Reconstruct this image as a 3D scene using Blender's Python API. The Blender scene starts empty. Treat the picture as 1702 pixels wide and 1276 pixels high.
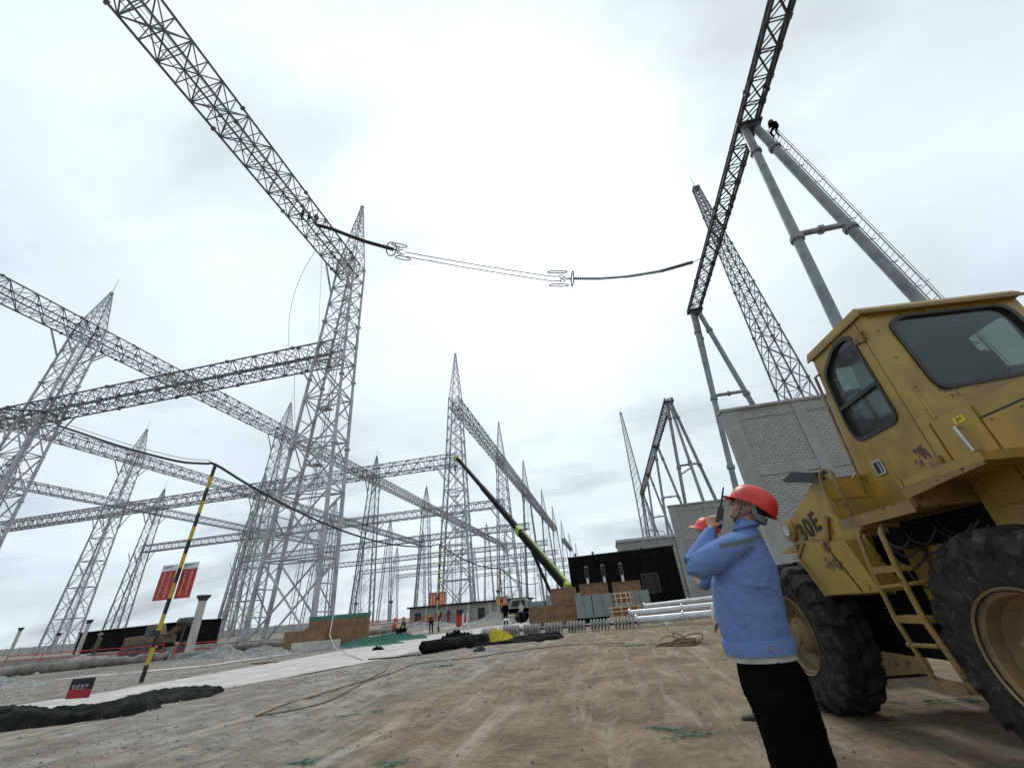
import bpy, bmesh, math, random
import numpy as np
from mathutils import Vector, Matrix, noise
PI = math.pi
S = bpy.context.scene
C = S.collection
random.seed(7)

# ------------------------------------------------------------------ camera
CAM = Vector((0, 0, 1.15))
FPX, PITCH, ROLL, YAW = 655.0, math.radians(29.6), math.radians(-4.88), math.radians(10.1)
fwd = Vector((-math.sin(YAW)*math.cos(PITCH), math.cos(YAW)*math.cos(PITCH), math.sin(PITCH)))
r0 = Vector((math.cos(YAW), math.sin(YAW), 0)); u0 = r0.cross(fwd)
right = r0*math.cos(ROLL) + u0*math.sin(ROLL); up = -r0*math.sin(ROLL) + u0*math.cos(ROLL)
cd = bpy.data.cameras.new('camera'); cam = bpy.data.objects.new('camera', cd); C.objects.link(cam)
cam.matrix_world = Matrix(((right.x, up.x, -fwd.x, CAM.x), (right.y, up.y, -fwd.y, CAM.y), (right.z, up.z, -fwd.z, CAM.z), (0, 0, 0, 1)))
cd.sensor_fit = 'HORIZONTAL'; cd.sensor_width = 36; cd.lens = FPX/1702*36
cd.clip_start = .05; cd.clip_end = 6000
S.camera = cam

# ------------------------------------------------------------------ world, sun, exposure
SUN = Vector((-.046, .548, .835)).normalized()
w = bpy.data.worlds.new('World'); S.world = w; w.use_nodes = True
nt = w.node_tree; nt.nodes.clear()
def N(t, ty, **k):
    n = t.nodes.new(ty)
    for a, b in k.items(): setattr(n, a, b)
    return n
def math_(t, op, a, b=None, c=None, clamp=False):
    n = N(t, 'ShaderNodeMath', operation=op, use_clamp=clamp)
    for i, v in enumerate((a, b, c)):
        if v is None: continue
        if isinstance(v, (int, float)): n.inputs[i].default_value = v
        else: t.links.new(v, n.inputs[i])
    return n.outputs[0]
def mixc(t, fac, a, b):
    n = N(t, 'ShaderNodeMix', data_type='RGBA')
    for s, v in ((n.inputs[0], fac), (n.inputs[6], a), (n.inputs[7], b)):
        if isinstance(v, (int, float)): s.default_value = v
        elif isinstance(v, tuple): s.default_value = (*v, 1) if len(v) == 3 else v
        else: t.links.new(v, s)
    return n.outputs[2]
sky = N(nt, 'ShaderNodeTexSky', sky_type='NISHITA', sun_disc=False, sun_elevation=math.radians(56.6), sun_rotation=math.radians(-4.8))
tc = N(nt, 'ShaderNodeTexCoord')
sep = N(nt, 'ShaderNodeSeparateXYZ'); nt.links.new(tc.outputs['Generated'], sep.inputs[0])
zc = math_(nt, 'MAXIMUM', sep.outputs[2], .0)
zz = math_(nt, 'ADD', zc, .22)
cx = math_(nt, 'DIVIDE', sep.outputs[0], zz); cy = math_(nt, 'DIVIDE', sep.outputs[1], zz)
cmb = N(nt, 'ShaderNodeCombineXYZ'); nt.links.new(cx, cmb.inputs[0]); nt.links.new(cy, cmb.inputs[1])
n1 = N(nt, 'ShaderNodeTexNoise'); n1.inputs['Scale'].default_value = 1.15; n1.inputs['Detail'].default_value = 7; n1.inputs['Roughness'].default_value = .5; n1.inputs['Distortion'].default_value = .35
nt.links.new(cmb.outputs[0], n1.inputs['Vector'])
mp = N(nt, 'ShaderNodeMapping'); mp.inputs['Scale'].default_value = (.5, 1.0, 1); mp.inputs['Location'].default_value = (4.3, 1.2, 0)
nt.links.new(cmb.outputs[0], mp.inputs[0])
n2 = N(nt, 'ShaderNodeTexNoise'); n2.inputs['Scale'].default_value = 1.6; n2.inputs['Detail'].default_value = 5; n2.inputs['Roughness'].default_value = .55
nt.links.new(mp.outputs[0], n2.inputs['Vector'])
dp = N(nt, 'ShaderNodeVectorMath', operation='DOT_PRODUCT'); dp.inputs[1].default_value = SUN
nrm = N(nt, 'ShaderNodeVectorMath', operation='NORMALIZE'); nt.links.new(tc.outputs['Generated'], nrm.inputs[0]); nt.links.new(nrm.outputs[0], dp.inputs[0])
ac = math_(nt, 'ARCCOSINE', dp.outputs['Value'])
g1 = math_(nt, 'POWER', 2.718, math_(nt, 'MULTIPLY', math_(nt, 'MULTIPLY', ac, ac), -7.0))
g2 = math_(nt, 'POWER', 2.718, math_(nt, 'MULTIPLY', math_(nt, 'MULTIPLY', ac, ac), -1.3))
cl = math_(nt, 'MULTIPLY', math_(nt, 'SUBTRACT', n1.outputs['Fac'], .5), .85)
cl2 = math_(nt, 'MULTIPLY', math_(nt, 'MAXIMUM', math_(nt, 'SUBTRACT', n2.outputs['Fac'], .52), 0), -1.9)
br = math_(nt, 'ADD', math_(nt, 'ADD', .83, cl), math_(nt, 'ADD', cl2, math_(nt, 'ADD', math_(nt, 'MULTIPLY', g1, .45), math_(nt, 'MULTIPLY', g2, .26))))
br = math_(nt, 'MAXIMUM', br, .56)
tint = mixc(nt, g2, (.87, .985, 1.08), (.91, 1.02, 1.05))
brc = N(nt, 'ShaderNodeVectorMath', operation='SCALE'); nt.links.new(tint, brc.inputs[0]); nt.links.new(math_(nt, 'MULTIPLY', br, 10.0), brc.inputs['Scale'])
fin = mixc(nt, .93, sky.outputs[0], brc.outputs[0])
bg = N(nt, 'ShaderNodeBackground'); bg.inputs[1].default_value = .1; nt.links.new(fin, bg.inputs[0])
wo = N(nt, 'ShaderNodeOutputWorld'); nt.links.new(bg.outputs[0], wo.inputs[0])
sl = bpy.data.lights.new('sun', 'SUN'); sl.energy = 1.4; sl.angle = math.radians(12); sl.color = (1, .97, .92)
so = bpy.data.objects.new('sun', sl); C.objects.link(so); so.rotation_euler = SUN.to_track_quat('Z', 'Y').to_euler()
S.view_settings.view_transform = 'Standard'; S.view_settings.look = 'None'
S.view_settings.exposure = 0; S.view_settings.gamma = 1

# ------------------------------------------------------------------ materials
MATS = {}
def mat(name, col, rough=.6, metal=0., col2=None, sc=3., mix=(.45, .6), bump=0., bsc=30., rust=0., rsc=5., dirt=0., spec=.5, rustcol=(.055, .022, .012), chips=0.):
    if name in MATS: return MATS[name]
    m = bpy.data.materials.new(name); m.use_nodes = True; t = m.node_tree
    b = t.nodes['Principled BSDF']
    b.inputs['Roughness'].default_value = rough; b.inputs['Metallic'].default_value = metal
    b.inputs['Specular IOR Level'].default_value = spec
    co = N(t, 'ShaderNodeTexCoord').outputs['Object']
    def noi(s, d=6, r=.6):
        n = N(t, 'ShaderNodeTexNoise'); n.inputs['Scale'].default_value = s; n.inputs['Detail'].default_value = d; n.inputs['Roughness'].default_value = r
        t.links.new(co, n.inputs['Vector']); return n.outputs['Fac']
    def ramp(v, a, c_):
        n = N(t, 'ShaderNodeMapRange'); n.inputs[1].default_value = a; n.inputs[2].default_value = c_
        t.links.new(v, n.inputs[0]); return n.outputs[0]
    c = (*col, 1)
    out = None
    c2 = col2 or tuple(x*.72 for x in col)
    out = mixc(t, ramp(noi(sc), *mix), col, c2)
    if dirt: out = mixc(t, math_(t, 'MULTIPLY', ramp(noi(sc*.6+1.3, 8, .7), .42, .7), dirt), out, (.17, .14, .11))
    if rust: out = mixc(t, ramp(noi(rsc, 9, .68), rust, rust+.025), out, rustcol)
    if chips:
        out = mixc(t, ramp(noi(rsc*5.5, 5, .75), chips, chips+.02), out, (.04, .022, .014))
        out = mixc(t, math_(t, 'MULTIPLY', ramp(noi(1.1, 9, .7), .5, .75), .45), out, (.13, .10, .055))
        sm = N(t, 'ShaderNodeMapping'); sm.inputs['Scale'].default_value = (9, 9, .7); t.links.new(co, sm.inputs[0]); sn = N(t, 'ShaderNodeTexNoise'); sn.inputs['Scale'].default_value = 3; sn.inputs['Detail'].default_value = 6; t.links.new(sm.outputs[0], sn.inputs[0])
        out = mixc(t, math_(t, 'MULTIPLY', ramp(sn.outputs['Fac'], .56, .74), .4), out, (.10, .065, .03))
    t.links.new(out, b.inputs['Base Color'])
    if bump:
        bn = N(t, 'ShaderNodeBump'); bn.inputs['Strength'].default_value = bump; bn.inputs['Distance'].default_value = .02
        t.links.new(noi(bsc, 8, .65), bn.inputs['Height']); t.links.new(bn.outputs[0], b.inputs['Normal'])
    MATS[name] = m; return m
M = dict(
 steel=mat('galvanised_steel_shaded', (.155, .163, .168), .6, .1, (.10, .105, .108), 1.2),  # darker copy of the steel: backlit look of the high beams put into colour
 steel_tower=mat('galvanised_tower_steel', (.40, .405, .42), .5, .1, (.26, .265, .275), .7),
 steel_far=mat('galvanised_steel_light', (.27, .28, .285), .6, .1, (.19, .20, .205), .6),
 pipe=mat('galvanised_pipe', (.23, .24, .245), .45, .3, (.155, .165, .168), 1.5),
 darksteel=mat('dark_steel', (.09, .095, .10), .5, .5, (.05, .05, .055), 2),
 black=mat('black_sheet', (.0035, .004, .004), .9, 0, (.008, .009, .008), 1, bump=.5, bsc=6, spec=.15),
 tarp=mat('dark_geotextile', (.006, .008, .007), .95, 0, (.014, .018, .016), 3, bump=.5, bsc=14, dirt=.12, spec=.1),
 rubber=mat('tyre_rubber', (.014, .015, .016), .85, 0, (.085, .08, .072), 13, (.56, .72), bump=.6, bsc=40, dirt=.22, spec=.25),
 yellow=mat('worn_yellow_paint', (.37, .230, .030), .42, 0, (.265, .165, .026), 2.2, bump=.12, bsc=12, rust=.635, rsc=3.6, dirt=.35, chips=.685),
 yellow2=mat('dirty_yellow_paint', (.27, .16, .032), .6, 0, (.17, .105, .028), 4, bump=.2, bsc=30, rust=.60, rsc=9, dirt=.6, chips=.64),
 rimy=mat('dusty_rim_paint', (.27, .185, .075), .65, 0, (.17, .12, .06), 5, bump=.15, bsc=30, dirt=.7),
 gasket=mat('window_gasket', (.012, .012, .012), .5),
 chrome=mat('worn_chrome', (.5, .5, .48), .3, .8),
 concrete=mat('concrete', (.34, .335, .32), .9, 0, (.26, .255, .245), 1.6, bump=.3, bsc=25, dirt=.35),
 pale=mat('pale_concrete', (.50, .49, .47), .9, 0, (.40, .39, .37), 2.5, bump=.35, bsc=18, dirt=.3),
 greywall=mat('grey_render', (.33, .335, .33), .9, 0, (.27, .275, .27), .8, bump=.25, bsc=30, dirt=.3),
 wood=mat('plywood_brown', (.24, .135, .065), .75, 0, (.16, .085, .04), 2.5, bump=.15, bsc=20, dirt=.35),
 lath=mat('pale_lath', (.62, .50, .36), .7),
 orange=mat('orange_brown_wood', (.30, .14, .05), .8, 0, (.18, .07, .03), 8),
 cabinet=mat('grey_green_cabinet', (.235, .265, .26), .55, .1, (.20, .225, .22), .8),
 white=mat('white_paint', (.62, .64, .65), .35, .1, (.5, .52, .53), 3),
 porcelain=mat('grey_porcelain', (.42, .415, .40), .3, 0, (.24, .235, .23), 7, dirt=.4),
 red=mat('red_board', (.42, .022, .03), .5, 0, (.34, .016, .025), 3),
 redtape=mat('red_tape', (.5, .03, .03), .6),
 stripey=mat('stripe_yellow', (.55, .38, .03), .6, 0, (.42, .28, .03), 6),
 stripek=mat('stripe_black', (.012, .012, .012), .6),
 crane=mat('crane_green_yellow', (.27, .36, .025), .5, 0, (.2, .27, .02), 2),
 craned=mat('crane_dark_boom', (.010, .013, .010), .8, spec=.1),
 green=mat('green_net', (.03, .20, .13), .9, 0, (.08, .17, .15), 9, bump=.8, bsc=30, dirt=.4),
 yellowbag=mat('yellow_bag', (.62, .50, .03), .6, 0, (.5, .38, .02), 6, bump=.6, bsc=9),
 rope=mat('brown_rope', (.14, .105, .06), .9),
 whiterope=mat('pale_rope', (.55, .53, .48), .9),
 insul=mat('dark_insulator', (.03, .018, .015), .3),
 skin=mat('skin', (.36, .20, .14), .55, 0, (.28, .14, .10), 20, bump=.1, bsc=150),
 helmet=mat('red_helmet', (.62, .030, .022), .38, 0, (.52, .024, .018), 3, bump=.05, bsc=60, dirt=.12),
 strap=mat('grey_strap', (.2, .21, .21), .8),
 hair=mat('black_hair', (.01, .009, .008), .6),
 trous=mat('black_trousers', (.0045, .0045, .005), .95, 0, (.003, .003, .0035), 4, spec=.03),
 navy=mat('navy_clothes', (.03, .045, .09), .9), camo=mat('dull_camo', (.10, .10, .06), .9, 0, (.05, .06, .04), 9),
 greytr=mat('grey_green_trousers', (.12, .125, .11), .9, 0, (.08, .085, .075), 5),
 shirt=mat('pale_shirt', (.45, .44, .40), .9), hiviz=mat('hiviz_yellow', (.60, .62, .04), .7), orangev=mat('orange_clothes', (.5, .12, .03), .8),
 boot=mat('boot', (.03, .025, .02), .7), cyan=mat('cyan_shirt', (.12, .3, .42), .8),
 roof=mat('roof_dark', (.018, .018, .02), .85), glove=mat('white_glove', (.6, .6, .58), .9), soil=mat('muddy_machine', (.19, .12, .08), .8, 0, (.09, .06, .045), 4, dirt=.5),
 interior=mat('cab_interior_belly_shade', (.010, .011, .010), .95, spec=.05), paper=mat('newspaper', (.45, .45, .43), .9, 0, (.3, .3, .29), 25),  # interior also covers loader belly parts, where its near-black is painted shade
)
def glassmat():
    m = bpy.data.materials.new('cab_glass'); m.use_nodes = True; t = m.node_tree; t.nodes.clear()
    tr = N(t, 'ShaderNodeBsdfTransparent'); tr.inputs[0].default_value = (.62, .68, .66, 1)
    gl = N(t, 'ShaderNodeBsdfGlossy'); gl.inputs['Roughness'].default_value = .04; gl.inputs[0].default_value = (.8, .85, .85, 1)
    df = N(t, 'ShaderNodeBsdfDiffuse'); df.inputs[0].default_value = (.16, .17, .165, 1)
    lw = N(t, 'ShaderNodeLayerWeight'); lw.inputs[0].default_value = .5
    frv = math_(t, 'ADD', .045, math_(t, 'MULTIPLY', math_(t, 'POWER', lw.outputs['Facing'], 4.0), .6))
    n = N(t, 'ShaderNodeTexNoise'); n.inputs['Scale'].default_value = 3; n.inputs['Detail'].default_value = 8
    co = N(t, 'ShaderNodeTexCoord'); t.links.new(co.outputs['Object'], n.inputs[0])
    m1 = N(t, 'ShaderNodeMixShader'); t.links.new(math_(t, 'MULTIPLY', n.outputs[0], .17), m1.inputs[0]); t.links.new(tr.outputs[0], m1.inputs[1]); t.links.new(df.outputs[0], m1.inputs[2])
    m2 = N(t, 'ShaderNodeMixShader'); t.links.new(frv, m2.inputs[0]); t.links.new(m1.outputs[0], m2.inputs[1]); t.links.new(gl.outputs[0], m2.inputs[2])
    o = N(t, 'ShaderNodeOutputMaterial'); t.links.new(m2.outputs[0], o.inputs[0]); return m
M['glass'] = glassmat()
def brickmat():
    m = bpy.data.materials.new('grey_brick'); m.use_nodes = True; t = m.node_tree; b = t.nodes['Principled BSDF']; b.inputs['Roughness'].default_value = .9
    co = N(t, 'ShaderNodeTexCoord').outputs['Object']; sp = N(t, 'ShaderNodeSeparateXYZ'); t.links.new(co, sp.inputs[0])
    cb = N(t, 'ShaderNodeCombineXYZ'); t.links.new(sp.outputs[0], cb.inputs[0]); t.links.new(sp.outputs[2], cb.inputs[1])
    br = N(t, 'ShaderNodeTexBrick'); t.links.new(cb.outputs[0], br.inputs[0])
    br.inputs['Color1'].default_value = (.44, .43, .415, 1); br.inputs['Color2'].default_value = (.33, .325, .315, 1); br.inputs['Mortar'].default_value = (.15, .147, .143, 1)
    br.inputs['Scale'].default_value = 1; br.inputs['Mortar Size'].default_value = .011; br.inputs['Brick Width'].default_value = .25; br.inputs['Row Height'].default_value = .085; br.inputs['Mortar Smooth'].default_value = .2; br.inputs['Bias'].default_value = -.3
    n = N(t, 'ShaderNodeTexNoise'); n.inputs['Scale'].default_value = 1.1; n.inputs['Detail'].default_value = 7; t.links.new(co, n.inputs[0])
    t.links.new(mixc(t, math_(t, 'MULTIPLY', n.outputs[0], .45), br.outputs[0], (.2, .195, .185)), b.inputs['Base Color'])
    bn = N(t, 'ShaderNodeBump', invert=True); bn.inputs['Strength'].default_value = .8; bn.inputs['Distance'].default_value = .01; t.links.new(br.outputs['Fac'], bn.inputs['Height']); t.links.new(bn.outputs[0], b.inputs['Normal'])
    return m
M['brick'] = brickmat()

# ------------------------------------------------------------------ mesh helpers
class MB:
    def __init__(s): s.v = []; s.f = []
    def add(s, vs, fs):
        o = len(s.v); s.v += [tuple(x) for x in vs]; s.f += [tuple(i+o for i in f) for f in fs]
    def tube(s, p, q, r, r2=None, n=8, cap=True):
        p = Vector(p); q = Vector(q); d = q-p
        if d.length < 1e-6: return s
        d.normalize(); a = d.cross(Vector((0, 0, 1)) if abs(d.z) < .95 else Vector((1, 0, 0))).normalized(); b = d.cross(a)
        r2 = r if r2 is None else r2; vs = []
        for P, R in ((p, r), (q, r2)):
            for i in range(n):
                t = 2*PI*i/n; vs.append(P+a*(math.cos(t)*R)+b*(math.sin(t)*R))
        fs = [(i, (i+1) % n, n+(i+1) % n, n+i) for i in range(n)]
        if cap: fs += [tuple(range(n-1, -1, -1)), tuple(range(n, 2*n))]
        s.add(vs, fs); return s
    def path(s, pts, r, n=6, closed=False):
        pts = [Vector(p) for p in pts]; m = len(pts); vs = []; pa = None
        for i, p in enumerate(pts):
            if closed: d = pts[(i+1) % m]-pts[i-1]
            else: d = pts[min(i+1, m-1)]-pts[max(i-1, 0)]
            d.normalize()
            if pa is None: a = d.cross(Vector((0, 0, 1)) if abs(d.z) < .9 else Vector((1, 0, 0))).normalized()
            else: a = (pa-d*pa.dot(d)).normalized()
            pa = a; b = d.cross(a); R = r[i] if isinstance(r, (list, tuple)) else r
            for k in range(n):
                t = 2*PI*k/n; vs.append(p+a*(math.cos(t)*R)+b*(math.sin(t)*R))
        fs = []
        for i in range(m if closed else m-1):
            j = (i+1) % m
            for k in range(n): fs.append((i*n+k, i*n+(k+1) % n, j*n+(k+1) % n, j*n+k))
        if not closed: fs += [tuple(range(n-1, -1, -1)), tuple(range((m-1)*n, m*n))]
        s.add(vs, fs); return s
    def box(s, a, b, rz=0, piv=None):
        x0, y0, z0 = a; x1, y1, z1 = b
        vs = [Vector(v) for v in ((x0, y0, z0), (x1, y0, z0), (x1, y1, z0), (x0, y1, z0), (x0, y0, z1), (x1, y0, z1), (x1, y1, z1), (x0, y1, z1))]
        if rz:
            c = Vector(piv) if piv else Vector(((x0+x1)/2, (y0+y1)/2, 0)); R = Matrix.Rotation(rz, 3, 'Z'); c.z = 0
            vs = [R@(v-c)+c for v in vs]
        s.add(vs, [(0, 3, 2, 1), (4, 5, 6, 7), (0, 1, 5, 4), (1, 2, 6, 5), (2, 3, 7, 6), (3, 0, 4, 7)]); return s
    def bar(s, p, q, wd, ht, upv=(0, 0, 1)):
        p = Vector(p); q = Vector(q); d = (q-p).normalized(); a = d.cross(Vector(upv)).normalized(); b = a.cross(d)
        vs = [P+a*(x*wd/2)+b*(y*ht/2) for P in (p, q) for x, y in ((-1, -1), (1, -1), (1, 1), (-1, 1))]
        s.add(vs, [(3, 2, 1, 0), (4, 5, 6, 7), (0, 1, 5, 4), (1, 2, 6, 5), (2, 3, 7, 6), (3, 0, 4, 7)]); return s
    def prism(s, poly, thick, fn):
        # poly: 2D points, fn(u,v,t)->3D; t in 0..thick
        n = len(poly); vs = [fn(u, v, 0) for u, v in poly]+[fn(u, v, thick) for u, v in poly]
        s.add(vs, [tuple(range(n-1, -1, -1)), tuple(range(n, 2*n))]+[(i, (i+1) % n, n+(i+1) % n, n+i) for i in range(n)]); return s
    def ring(s, outer, inner, thick, fn, n=64):
        # panel with a hole: both loops resampled by angle round the hole's middle
        ci = np.mean(np.array(inner), axis=0)
        def samp(poly, ang):
            d = (math.cos(ang), math.sin(ang)); best = None
            for i in range(len(poly)):
                ax, ay = poly[i][0]-ci[0], poly[i][1]-ci[1]; bx, by = poly[(i+1) % len(poly)][0]-ci[0], poly[(i+1) % len(poly)][1]-ci[1]
                ex, ey = bx-ax, by-ay; den = d[0]*ey-d[1]*ex
                if abs(den) < 1e-12: continue
                t = (ax*ey-ay*ex)/den; u = (ax*d[1]-ay*d[0])/den
                if t > 0 and -1e-6 <= u <= 1+1e-6 and (best is None or t < best): best = t
            return (ci[0]+d[0]*best, ci[1]+d[1]*best)
        angs = sorted([2*PI*i/n for i in range(n)]+[math.atan2(p[1]-ci[1], p[0]-ci[0]) % (2*PI) for p in outer])
        A = [samp(outer, a) for a in angs]; B = [samp(inner, a) for a in angs]; k = len(angs)
        vs = [fn(*p, 0) for p in A]+[fn(*p, 0) for p in B]+[fn(*p, thick) for p in A]+[fn(*p, thick) for p in B]
        fs = []
        for i in range(k):
            j = (i+1) % k
            fs += [(i, j, k+j, k+i), (2*k+j, 2*k+i, 3*k+i, 3*k+j), (j, i, 2*k+i, 2*k+j), (k+i, k+j, 3*k+j, 3*k+i)]
        s.add(vs, fs); return s
    def lathe(s, prof, o=(0, 0, 0), ax=(0, 0, 1), n=24, cap=True):
        ax = Vector(ax).normalized(); a = ax.cross(Vector((0, 0, 1)) if abs(ax.z) < .9 else Vector((1, 0, 0))).normalized(); b = ax.cross(a); o = Vector(o)
        vs = [o+ax*h+a*(math.cos(2*PI*k/n)*r)+b*(math.sin(2*PI*k/n)*r) for r, h in prof for k in range(n)]
        m = len(prof); fs = [(i*n+k, i*n+(k+1) % n, (i+1)*n+(k+1) % n, (i+1)*n+k) for i in range(m-1) for k in range(n)]
        if cap: fs += [tuple(range(n-1, -1, -1)), tuple(range((m-1)*n, m*n))]
        s.add(vs, fs); return s
    def ball(s, c, r, sx=1, sy=1, sz=1, n=10):
        prof = [(max(1e-4, math.sin(PI*i/n)), -math.cos(PI*i/n)) for i in range(n+1)]
        o = len(s.v); s.lathe(prof, n=n+4); c = Vector(c)
        for i in range(o, len(s.v)):
            x, y, z = s.v[i]; s.v[i] = (c.x+x*r*sx, c.y+y*r*sy, c.z+z*r*sz)
        return s
    def build(s, name, m, parent=None, smooth=False, recalc=True, ang=40):
        me = bpy.data.meshes.new(name); me.from_pydata(s.v, [], s.f); me.materials.append(M[m] if isinstance(m, str) else m)
        if recalc:
            bm = bmesh.new(); bm.from_mesh(me); bmesh.ops.recalc_face_normals(bm, faces=bm.faces); bm.to_mesh(me); bm.free()
        if smooth:
            me.polygons.foreach_set('use_smooth', [True]*len(me.polygons))
            me.set_sharp_from_angle(angle=math.radians(ang))
        o = bpy.data.objects.new(name, me); C.objects.link(o)
        if parent: o.parent = parent
        return o
def tag(o, label=None, cat=None, group=None, kind=None):
    if label: o['label'] = label
    if cat: o['category'] = cat
    if group: o['group'] = group
    if kind: o['kind'] = kind
    elif cat: o['kind'] = 'thing'
    return o
def thing(name, label, cat, loc=(0, 0, 0), rz=0, group=None):
    o = bpy.data.objects.new(name, None); C.objects.link(o); o.location = loc; o.rotation_euler = (0, 0, rz); o.empty_display_size = .2
    return tag(o, label, cat, group)
def dup(src, loc, rz=0, label=None, group=None):
    def cp(o, par):
        c = o.copy(); C.objects.link(c); c.parent = par
        for ch in list(o.children): cp(ch, c)
        return c
    r = cp(src, None); r.location = loc; r.rotation_euler = (0, 0, rz)
    if label: r['label'] = label
    if group: r['group'] = group
    return r
def struct(o, label=None):
    o['kind'] = 'structure'
    if label: o['label'] = label
    return o
def G(u, v, z=0):
    "point of a pixel of the photo on the level z (used only to lay things out on the ground)"
    d = right*((u-851)/FPX)+up*((638-v)/FPX)+fwd; return CAM+d*((z-CAM.z)/d.z)
def text(name, s, size, m, parent, mtx, ext=.002, sx=1.0, bold=0.0, align='CENTER', spacing=1.0):
    cu = bpy.data.curves.new(name, 'FONT'); cu.body = s; cu.size = size; cu.extrude = ext; cu.align_x = align; cu.align_y = 'CENTER'; cu.offset = bold; cu.space_character = spacing; cu.space_line = .95
    o = bpy.data.objects.new(name, cu); C.objects.link(o)
    dg = bpy.context.evaluated_depsgraph_get(); me = bpy.data.meshes.new_from_object(o.evaluated_get(dg)); me.name = name
    bpy.data.objects.remove(o)
    me.materials.clear(); me.materials.append(M[m]); me.transform(Matrix.Diagonal((sx, 1, 1, 1)))
    o = bpy.data.objects.new(name, me); C.objects.link(o); o.parent = parent; o.matrix_local = mtx
    return o

# ------------------------------------------------------------------ ground
def road_d(x, y):
    # signed test: inside pale road strip (runs away along +Y)
    if y < 7.6 or y > 120: return False
    return near_x(y) >= x >= far_x(y)
NEAR = [(7.6, -13.7), (8.1, -13.06), (9.3, -9.7), (12.0, -8.75), (15, -7.7), (18.7, -7.5), (22.5, -6.65), (39, -6.4), (60, -6.4), (120, -6.6)]
FAR = [(7.6, -18.), (9.1, -14.75), (11, -14.0), (15.7, -13.5), (22.8, -13.2), (30, -12.6), (36, -10.8), (39.3, -8.9), (60, -8.9), (120, -9.1)]
def interp(T, y):
    for (a, b), (c, d) in zip(T, T[1:]):
        if a <= y <= c: return b+(d-b)*(y-a)/(c-a)
    return T[-1][1] if y > T[-1][0] else T[0][1]
near_x = lambda y: interp(NEAR, y); far_x = lambda y: interp(FAR, y)
def gz(x, y):
    r = math.hypot(x, y)
    a = .030 if r < 30 else .030*30/r
    z = noise.noise(Vector((x*.35, y*.35, 3)))*a*1.3+noise.noise(Vector((x*1.3, y*1.3, 8)))*a*.55+noise.noise(Vector((x*4, y*4, 1)))*a*.3*(1 if r < 14 else 0)
    if -6 < x < 1.2 and -2 < y < 26:
        for x0_, sl_, ph_ in ((-.3, -.06, 0), (-1.9, -.06, 0), (-3.2, -.16, 1.5), (-4.4, -.16, 1.5)):
            u_ = x-(x0_+sl_*(y-2)+.22*math.sin(y*.33+ph_)); fd = max(0, min(1, (26-y)/8))
            z += fd*(-.030*math.exp(-(u_/.15)**4)+.014*math.exp(-((abs(u_)-.25)/.07)**2))*(1+.5*noise.noise(Vector((x*2, y*2, 5))))
    if -22 < x < -5 and 6 < y < 60:
        e = min(near_x(y)-x, x-far_x(y))
        if e > -.6: z = min(z*max(0, min(1, -e/.6)), z) if e < 0 else -.02
    return z
def axis_pts():
    out = [0.]; s = .07
    while out[-1] < 1500:
        out.append(out[-1]+s)
        if out[-1] > 9: s *= 1.035
    return out
ap = axis_pts(); xs = sorted([-a-1 for a in ap[1:]]+[a-1 for a in ap]); ys = sorted([-a*1.0+5 for a in ap[1:]]+[a+5 for a in ap])
ys = [y for y in ys if y > -60]; xs = [x for x in xs]
gv = [(x, y, gz(x, y)) for y in ys for x in xs]; nx = len(xs)
gf = [(j*nx+i, j*nx+i+1, (j+1)*nx+i+1, (j+1)*nx+i) for j in range(len(ys)-1) for i in range(nx-1)]
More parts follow.
